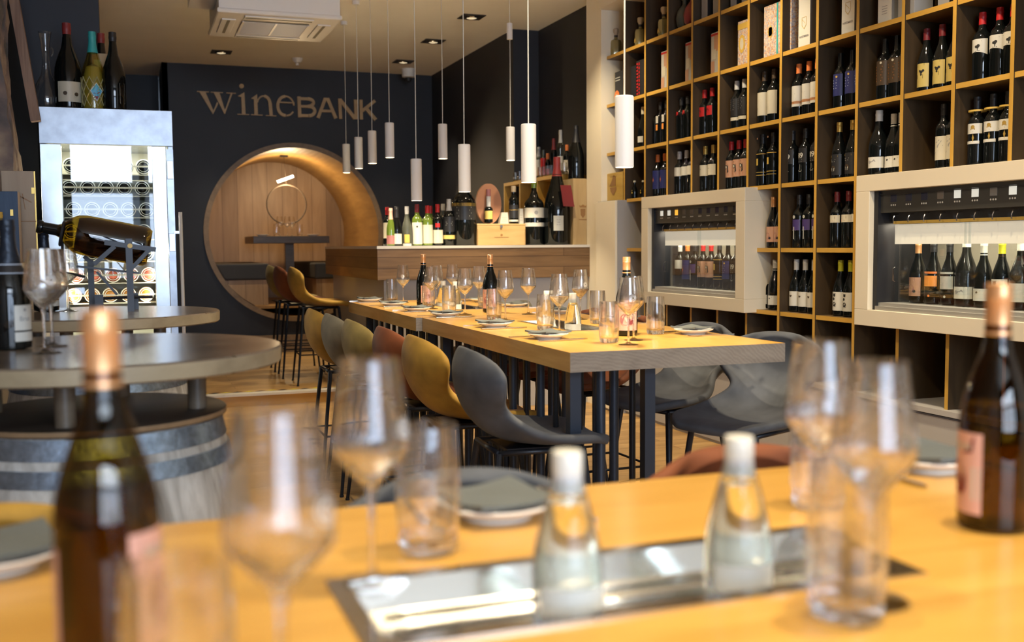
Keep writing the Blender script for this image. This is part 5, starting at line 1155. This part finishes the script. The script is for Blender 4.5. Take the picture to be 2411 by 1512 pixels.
def big(kind, hh, r, gm, cap, cl, cap_r, label, name='magnum_bottle'):
    t = bottle(kind, hh, r, gm, cap, cl, name=name, cap_r=cap_r, seg=36); t['label'] = label; return t
t = ontop(big('bur', .52, .078, 'bglass', 'wax', .13, .025, 'huge dark green bottle with red wax neck and ornate white label on the fridge'), 163, .16)
wrap('label', .078, AF+.25, .95, .045, .165, M['cream'], t); bend([rect(-.065, -.03, .065, .05)], .078, AF+.25, .085, pm('label_green', (.06, .09, .03)), 'label_print', t, .001)
bend([disc(-.028, .01, .020, 18), disc(.035, .005, .020, 18)], .078, AF+.25, .085, M['cream'], 'label_print', t, .002); bend([disc(-.028, .01, .012, 12), disc(.035, .005, .012, 12)], .078, AF+.25, .085, M['brownlab'], 'label_print', t, .003)
t = ontop(big('champ', .47, .068, 'oliveg', 'teal', .27, .022, 'gold green cut glass sparkling bottle with turquoise foil on the fridge', 'sparkling_wine_bottle'), 222, .12)
M['cutglass'] = mat('gold_green_facets', (.42, .40, .20), .18, .3, coat=.6)
for k in range(10):
    b = bm_(); a0 = k*PI/5; tube(b, [(.0695*math.cos(a0+s_*.16), .0695*math.sin(a0+s_*.16), .02+.022*s_) for s_ in range(9)], .003, 5); tube(b, [(.0695*math.cos(a0-s_*.16), .0695*math.sin(a0-s_*.16), .02+.022*s_) for s_ in range(9)], .003, 5); obj('cut_rib', b, M['cutglass'], t)
b = bm_(); lathe(b, [(0, .01), (.060, .01), (.060, .19), (.04, .26), (0, .28)], 24); obj('wine', b, mat('gold_wine_fill', (.40, .38, .20), .3), t)
bend([[(0, -.055), (.036, .012), (0, .060), (-.036, .012)]], .068, AF+.35, .10, M['paper'], 'label', t, .004); bend([[(0, -.048), (.031, .010), (0, .053), (-.031, .010)]], .068, AF+.35, .10, M['sky'], 'label_print', t, .005)
bend([[(-.025, .012), (.025, .012), (0, .050)]], .068, AF+.35, .10, M['teal'], 'label_print', t, .0055); bend([[(0, -.045), (.010, -.020), (-.012, -.022)], [(-.02, -.004), (.022, .006), (.004, -.008)]], .068, AF+.35, .10, M['wax'], 'label_print', t, .0057)
t = ontop(big('bur', .47, .068, 'bglass', 'capblack', .12, .022, 'tall black wax-topped wine bottle at the right on the fridge'), 270, .10)
bend([rect(.02, -.06, .021, .06), rect(.055, -.06, .056, .06), rect(.02, .059, .056, .06), rect(.02, -.06, .056, -.059)], .068, AF+.3, .10, M['greylab'], 'label_frame', t, .001)
t = ontop(big('bur', .52, .065, 'bglass', 'wax', .12, .022, 'dark bottle with red wax neck behind a wooden box on the fridge'), 243, .42)
t = thing('wooden_case', 'upright pine bottle case with a pale sticker on the fridge', 'crate', (0, 0, 0)); bx('case', M['pinez'], -.06, -.03, 0, .06, .05, .37, t); bx('sticker', M['lightblue'], -.05, -.032, .15, -.01, -.030, .33, t); ontop(t, 245, .30)

# ------------------------------------------------------------------ crates at the left
def crate_px(name, label, x0, y0, x1, y1, Y, dep, m, zb=None, side=None):
    a, c = at(x0, y0, 'Y', Y), at(x1, y1, 'Y', Y); z0 = c.z if zb is None else zb
    t = thing(name, label, 'crate', (a.x, Y, z0)); b = bm_(); box(b, 0, 0, 0, c.x-a.x, dep, a.z-z0)
    if side:
        for f in b.faces:
            f.normal_update()
            if f.normal.x > .5: f.material_index = 1
    obj('crate_box', b, [m, side] if side else m, t, .002); return t, c.x-a.x, a.z-z0
M['bluebox'] = wood('blue_stained_board', (.02, .045, .09), (.04, .075, .14), 'Z', 5, .6, 8)
M['palewood'] = wood('pale_crate_wood', (.30, .22, .15), (.42, .32, .22), 'Z', 3, .6, 6)
t, w_, h_ = crate_px('wine_crate', 'tall pale wooden wine crate standing behind the blue box', 2, 402, 88, 640, 5.75, .10, M['palewood'], 1.10)
bx('hinge_edge', M['goldcap'], w_, .01, .0, w_+.006, .02, h_, t); bx('clasp', M['goldcap'], w_-.012, -.006, h_*.8, w_+.004, .0, h_*.8+.03, t)
flatp([[(.05, .32), (.12, .35), (.15, .33), (.12, .345), (.06, .315)], rect(.10, .25, .15, .255), rect(.105, .235, .145, .239)], 'burn', t) if False else None
b = bm_()
for p_ in ([(.07, h_*.78), (.13, h_*.72), (.135, h_*.725), (.075, h_*.79)], [(.09, h_*.80), (.10, h_*.66), (.104, h_*.66), (.095, h_*.80)], rect(.08, h_*.55, .15, h_*.56)): b.faces.new([b.verts.new((u, -.002, v)) for u, v in p_])
obj('burnt_print', b, M['burn'], t, sm=False)
t, w_, h_ = crate_px('wine_crate', 'blue stained wooden bottle box with brass clasps at the left edge', -40, 450, 48, 617, 5.55, .12, M['bluebox'], 1.10, M['palewood'])
bx('clasp', M['goldcap'], w_-.035, -.006, h_*.74, w_-.022, 0, h_*.74+.03, t); bx('clasp', M['goldcap'], w_-.035, -.006, h_*.2, w_-.022, 0, h_*.2+.03, t)
t, w_, h_ = crate_px('wooden_crate', 'plain pine crate stack beneath the standing wine crates', -30, 620, 100, 740, 5.45, .45, M['pinez'], .0)
t = big('bdx', .24, .05, 'golddeco', 'gold', .12, .02, 'square ornate gilded glass bottle at the left edge before the blue box', 'ornate_bottle'); q = at(6, 610, 'Y', 5.50); t.location = (q.x-.01, 5.49, 1.10) ; t.location.z = at(0, 620, 'Y', 5.45).z

# ------------------------------------------------------------------ things standing on the bar counter
BT_Z = 1.275; YBR = 7.93
def onbar(t, x, Y=YBR, z=BT_Z):
    q = at(x, 574, 'Y', Y); t.location = (q.x, Y, z); return t
def bp_(x, Y=YBR):                                    # metres per pixel at that place
    q = at(x, 574, 'Y', Y)-Vector((0, 0, CZ)); return q.dot(FW)/FPX
AB = -PI/2-.28
def barb(x, top, wpx, kind, gm, cap, cl, label, labs=(), embs=(), Y=YBR, name='wine_bottle', cap_r=None, grp='bottles on the bar counter', screw=False):
    m_ = bp_(x, Y); q = at(x, top, 'Y', Y); hh = q.z-BT_Z; r = wpx*m_/2
    t = bottle(kind, hh, r, gm, cap, cl, name=name, cap_r=cap_r or min(.0155, r*.42)*(hh/.30)**.5, screw=screw)
    t['label'] = label
    if grp: t['group'] = grp
    for (col, z0, z1, half) in labs: wrap('label', r, AB, math.radians(half), z0*hh, z1*hh, M[col], t)
    for (ps, col, z) in embs: bend(ps, r, AB, z*hh, M[col], 'label_print', t, .0014)
    return onbar(t, x, Y)
barb(913, 488, 20, 'bdx', 'bglass', 'red', .2, 'dark wine bottle with a red capsule, half hidden at the left end of the bar', [('cream', .2, .6, 70)], Y=8.08)
barb(921, 490, 21, 'champ', 'greenwine', 'pink', .30, 'green sparkling wine bottle with pink foil on the bar counter', [('mauve', .05, .28, 75)])
barb(935, 487, 23, 'champ', 'bglass', 'capblack', .28, 'dark bottle with a low white label beside the pink foiled one', [('paper', .05, .31, 80)], [(lines(.03, .01, 1), 'ink', .2)])
barb(959, 486, 23, 'champ', 'bfrost', 'silver', .2, 'frosted dark bottle with a small gold label on the bar counter', [('gold', .08, .29, 30), ('paper', .0, .06, 60)])
barb(983, 481, 24, 'bdx', 'greenwine', 'darkred', .2, 'bottle with a large white label and dark round emblem on the bar counter', [('paper', .04, .56, 82)], [([disc(0, 0, .008, 12)], 'ink', .46)])
barb(1007, 484, 25, 'bdx', 'greenwine', 'red', .19, 'green bottle with a cream label on the bar counter', [('cream', .06, .52, 82)], [(lines(.03, .012, 3), 'greylab', .45)])
barb(1014, 485, 24, 'bdx', 'greenwine', 'red', .19, 'green bottle with red capsule standing behind the cream labelled one', [('cream', .06, .52, 82)], Y=8.06)
barb(1031, 481, 25, 'bdx', 'bglass', 'red', .20, 'dark bottle with a red capsule, red shoulder marks and white label on the bar', [('cream', .06, .38, 80), ('red', .44, .54, 26)])
barb(1044, 480, 22, 'bdx', 'bfrost', 'cream', .16, 'bottle with a pale capsule behind the black labelled bottle on the bar', Y=8.10)
barb(1058, 469, 31, 'bdx', 'bglass', 'silver', .25, 'broad bottle with silver capsule and black label on the bar counter', [('blacklab', .30, .62, 80), ('yellow', .14, .225, 80)], [(lines(.05, .012, 3), 'greylab', .5)])
t = barb(1093, 412, 57, 'bdx', 'bglass', 'capblack', .10, 'biggest bottle on the bar, black with a gold striped label', [('blacklab', .36, .60, 85), ('gold', .555, .60, 85)], [(lines(.12, .022, 5), 'greylab', .53)], name='giant_bottle', cap_r=.026)
# crate with things on it
q0, q1 = at(1124, 574, 'Y', 7.86), at(1237, 527, 'Y', 7.86)
t = thing('wine_crate', 'low pine wine crate with a brass clasp on the bar counter', 'crate', ((q0.x+q1.x)/2, 7.86, BT_Z)); hw = (q1.x-q0.x)/2; hc = q1.z-BT_Z
bx('crate_box', M['pine'], -hw, 0, 0, hw, .30, hc-.012, t, .002); bx('lid', M['pine'], -hw-.002, -.002, hc-.012, hw+.002, .302, hc, t, .002); bx('clasp', M['cut'], -.012, -.008, hc-.030, .006, -.002, hc-.010, t)
b = bm_()
for k in range(12): box(b, -hw-.001, -.0015, .004+k*.0105, -hw+.006, 0, .009+k*.0105); box(b, hw-.006, -.0015, .004+k*.0105, hw+.001, 0, .009+k*.0105)
obj('finger_joints', b, M['burn'], t); b = bm_()
for p_ in lines(.12, .012, 1)+[disc(0, .02, .010, 16)]: b.faces.new([b.verts.new((u, -.0012, hc*.36+v)) for u, v in p_])
obj('burnt_print', b, M['burn'], t, sm=False)
zc = BT_Z+hc
t = thing('oval_plaque', 'egg-shaped copper coloured wooden plaque holding a small bottle on the crate', 'plaque'); onbar(t, 1152, 7.98, zc); mm = bp_(1152, 7.98)
hgt = (527-432)*mm; b = bm_()
prism(b, [(31*mm*math.sin(a*PI/20)*(1 if a else 0), hgt*.42-hgt*.58*math.cos(a*PI/20)*-1 if False else hgt*(.5-.5*math.cos(a*PI/20))) for a in range(21)][1:-1]+[(-31*mm*math.sin(a*PI/20), hgt*(.5-.5*math.cos(a*PI/20))) for a in range(19, 0, -1)], 0, .03, 'xz')
obj('board', b, mat('copper_wood', (.50, .24, .13), .35), t)
t = bottle('bdx', .175, .034, 'bglass', None, .1, name='small_bottle', cap_r=.016); t['label'] = 'small brown bottle with silver and wine red neck, fixed before the egg-shaped plaque'; onbar(t, 1151, 7.935, zc+.008)
b = bm_(); lathe(b, [(.0175, .125), (.0185, .17), (.0185, .215), (0, .215)], 20); obj('foil_neck', b, M['silver'], t); b = bm_(); lathe(b, [(.019, .21), (.019, .265), (0, .265)], 20); obj('red_cap', b, M['mauve'], t)
wrap('label', .034, AB, 1.1, .03, .095, M['yellow'], t)
for x, w_, h_, Y_ in ((1188, 22, 27, 7.95), (1228, 12, 36, 7.95)):
    m_ = bp_(x, Y_); t = thing('paper_wrap', 'small white printed paper package on the crate, '+('left of the slim bottle' if x < 1200 else 'right of the slim bottle'), 'package'); onbar(t, x, Y_, zc)
    b = bm_(); prism(b, [(-w_*m_/2, 0), (w_*m_/2, 0), (w_*m_*.42, h_*m_), (-w_*m_*.30, h_*m_)], 0, .05, 'xz'); obj('wrapper', b, M['paper'], t, .002)
    b = bm_()
    for p_ in lines(w_*m_*.6, h_*m_*.16, 3): b.faces.new([b.verts.new((u, -.0008, h_*m_*.55+v)) for u, v in p_])
    obj('print', b, M['greylab'], t, sm=False)
t = barb(1210, 438, 23, 'bdx', 'bglass', 'corkw', .16, 'slim black bottle with a pale stopper standing on the pine crate', [('paper', .06, .11, 80), ('blacklab', .15, .5, 70), ('gold', .36, .37, 60)], grp=None)
t.location.z = zc; t.scale = (1, 1, (at(1210, 438, 'Y', YBR).z-zc)/(at(1210, 438, 'Y', YBR).z-BT_Z))
t = barb(1258, 425, 47, 'bdx', 'bglass', 'greenwine', .12, 'big black bottle with two white bands on the bar counter', [('paper', .42, .575, 80), ('paper', .285, .345, 75)], [([disc(.01, .0, .016, 9), disc(.02, -.07, .007, 8)], 'boxgrey', .50)], name='magnum_bottle', cap_r=.022)
t = barb(1312, 370, 62, 'champ', 'bglass', 'wax', .22, 'very large black champagne bottle with dark red foil on the bar', [('greylab', .16, .33, 22)], [(lines(.03, .02, 3), 'boxgrey', .28)], name='giant_champagne_bottle', cap_r=.028, Y=7.86)
b = bm_(); prism(b, [(-.005, -.115), (.09, -.12), (.06, .05), (-.03, .05)], -.145, -.14, 'xz')
for v in b.verts: v.co.z += .42
obj('red_tag', b, M['wax'], t)
q0, q1 = at(1350, 574, 'Y', 7.76), at(1393, 421, 'Y', 7.76)
t = thing('bottle_case', 'tall pine bottle case with a burnt crest at the right end of the bar', 'crate', (q0.x, 7.76, BT_Z)); wq = q1.x-q0.x; hq = q1.z-BT_Z
bx('case', M['pinez'], 0, 0, 0, wq, .22, hq, t, .003); bx('hinge', M['gold'], -.003, .08, hq*.85, .002, .10, hq*.92, t)
b = bm_()
for p_ in ([(-.028, .06), (.028, .06), (.032, .08), (.02, .072), (0, .085), (-.02, .072), (-.032, .08)], [(-.022, .05), (.022, .05), (.020, 0), (0, -.025), (-.020, 0)], [(-.040, -.03), (-.03, -.04), (.03, -.04), (.040, -.03), (.03, -.032), (-.03, -.032)]): b.faces.new([b.verts.new((wq*.52+u, -.0012, hq*.45+v)) for u, v in p_])
obj('burnt_crest', b, M['burn'], t, sm=False)
t = bottle('champ', .43, .066, 'bglass', 'capblack', .32, name='magnum_bottle', cap_r=.02); t['label'] = 'black sparkling magnum standing on the tall pine bottle case'; t.location = (q0.x+wq*.42, 7.86, BT_Z+hq)
for z_ in (.30, .205): wrap('neck_print', .030 if z_ > .25 else .055, AB, .5, z_, z_+.012, M['greylab'], t)
# oak cubes along the side wall with spirits and glasses on top
cb = thing('wall_cubes', 'open oak cube shelves hanging on the dark wall behind the bar', 'shelf', (3.30, 8.01, 1.30))
zt_ = .55; L_ = 1.28
b = bm_(); box(b, 0, 0, zt_-.03, .30, L_, zt_)
obj('top_board', b, M['shelfedge'], cb); bx('bottom_board', M['shelfedge'], 0, 0, 0, .30, L_, .03, cb); bx('back', M['shelfin'], .28, 0, .03, .30, L_, zt_-.03, cb)
for y in (0, .42, .84, L_-.025): bx('divider', M['postedge'], 0, y, .03, .28, y+.025, zt_-.03, cb)
zz = 1.30+zt_+.001
def onc(x, top, wpx, kind, gm, cap, cl, label, labs=(), X=3.40):
    q = at(x, 420, 'X', X); m_ = (q-Vector((0, 0, CZ))).dot(FW)/FPX; hh = at(x, top, 'X', X).z-zz
    t = bottle(kind, hh, wpx*m_/2, gm, cap, cl, name='spirit_bottle', cap_r=.014); t['label'] = label; t['group'] = 'spirit bottles on the oak cubes'; t.location = (X, q.y, zz)
    for (col, z0, z1, half) in labs: wrap('label', t['r'], AB-.3, math.radians(half), z0*hh, z1*hh, M[col], t)
    return t
onc(1269, 346, 17, 'bdx', 'bfrost', 'boxgrey', .3, 'white labelled spirit bottle behind the right pendant lamp', [('paper', .1, .6, 60)])
onc(1280, 352, 14, 'bdx', 'bfrost', None, .3, 'red labelled spirit bottle behind the bar', [('red', .1, .7, 80)])
onc(1290, 361, 13, 'bdx', 'bglass', 'orange', .25, 'short spirit bottle with an orange cap behind the bar', [('red', .1, .35, 80)])
onc(1304, 326, 15, 'bdx', 'bglass', 'wax', .3, 'tall spirit bottle with a dark red neck behind the bar')
onc(1320, 306, 17, 'bdx', 'clear', 'paper', .28, 'tall clear spirit bottle with a round white stopper', [('paper', .1, .42, 50)])
onc(1335, 341, 16, 'bdx', 'bglass', 'orange', .2, 'dark spirit bottle with an orange cap and cream label', [('cream', .1, .48, 80)])
for k, x in enumerate((1214, 1224, 1272, 1281, 1290, 1299, 1318, 1329)):
    q = at(x, 420, 'X', 3.35); TB.put((3.35, q.y, zz), k, 'small clear glass on the oak cubes behind the bar, %s from the left' % ('first', 'second', 'third', 'fourth', 'fifth', 'sixth', 'seventh', 'eighth')[k], 'glasses on the oak cubes', scale=.62)
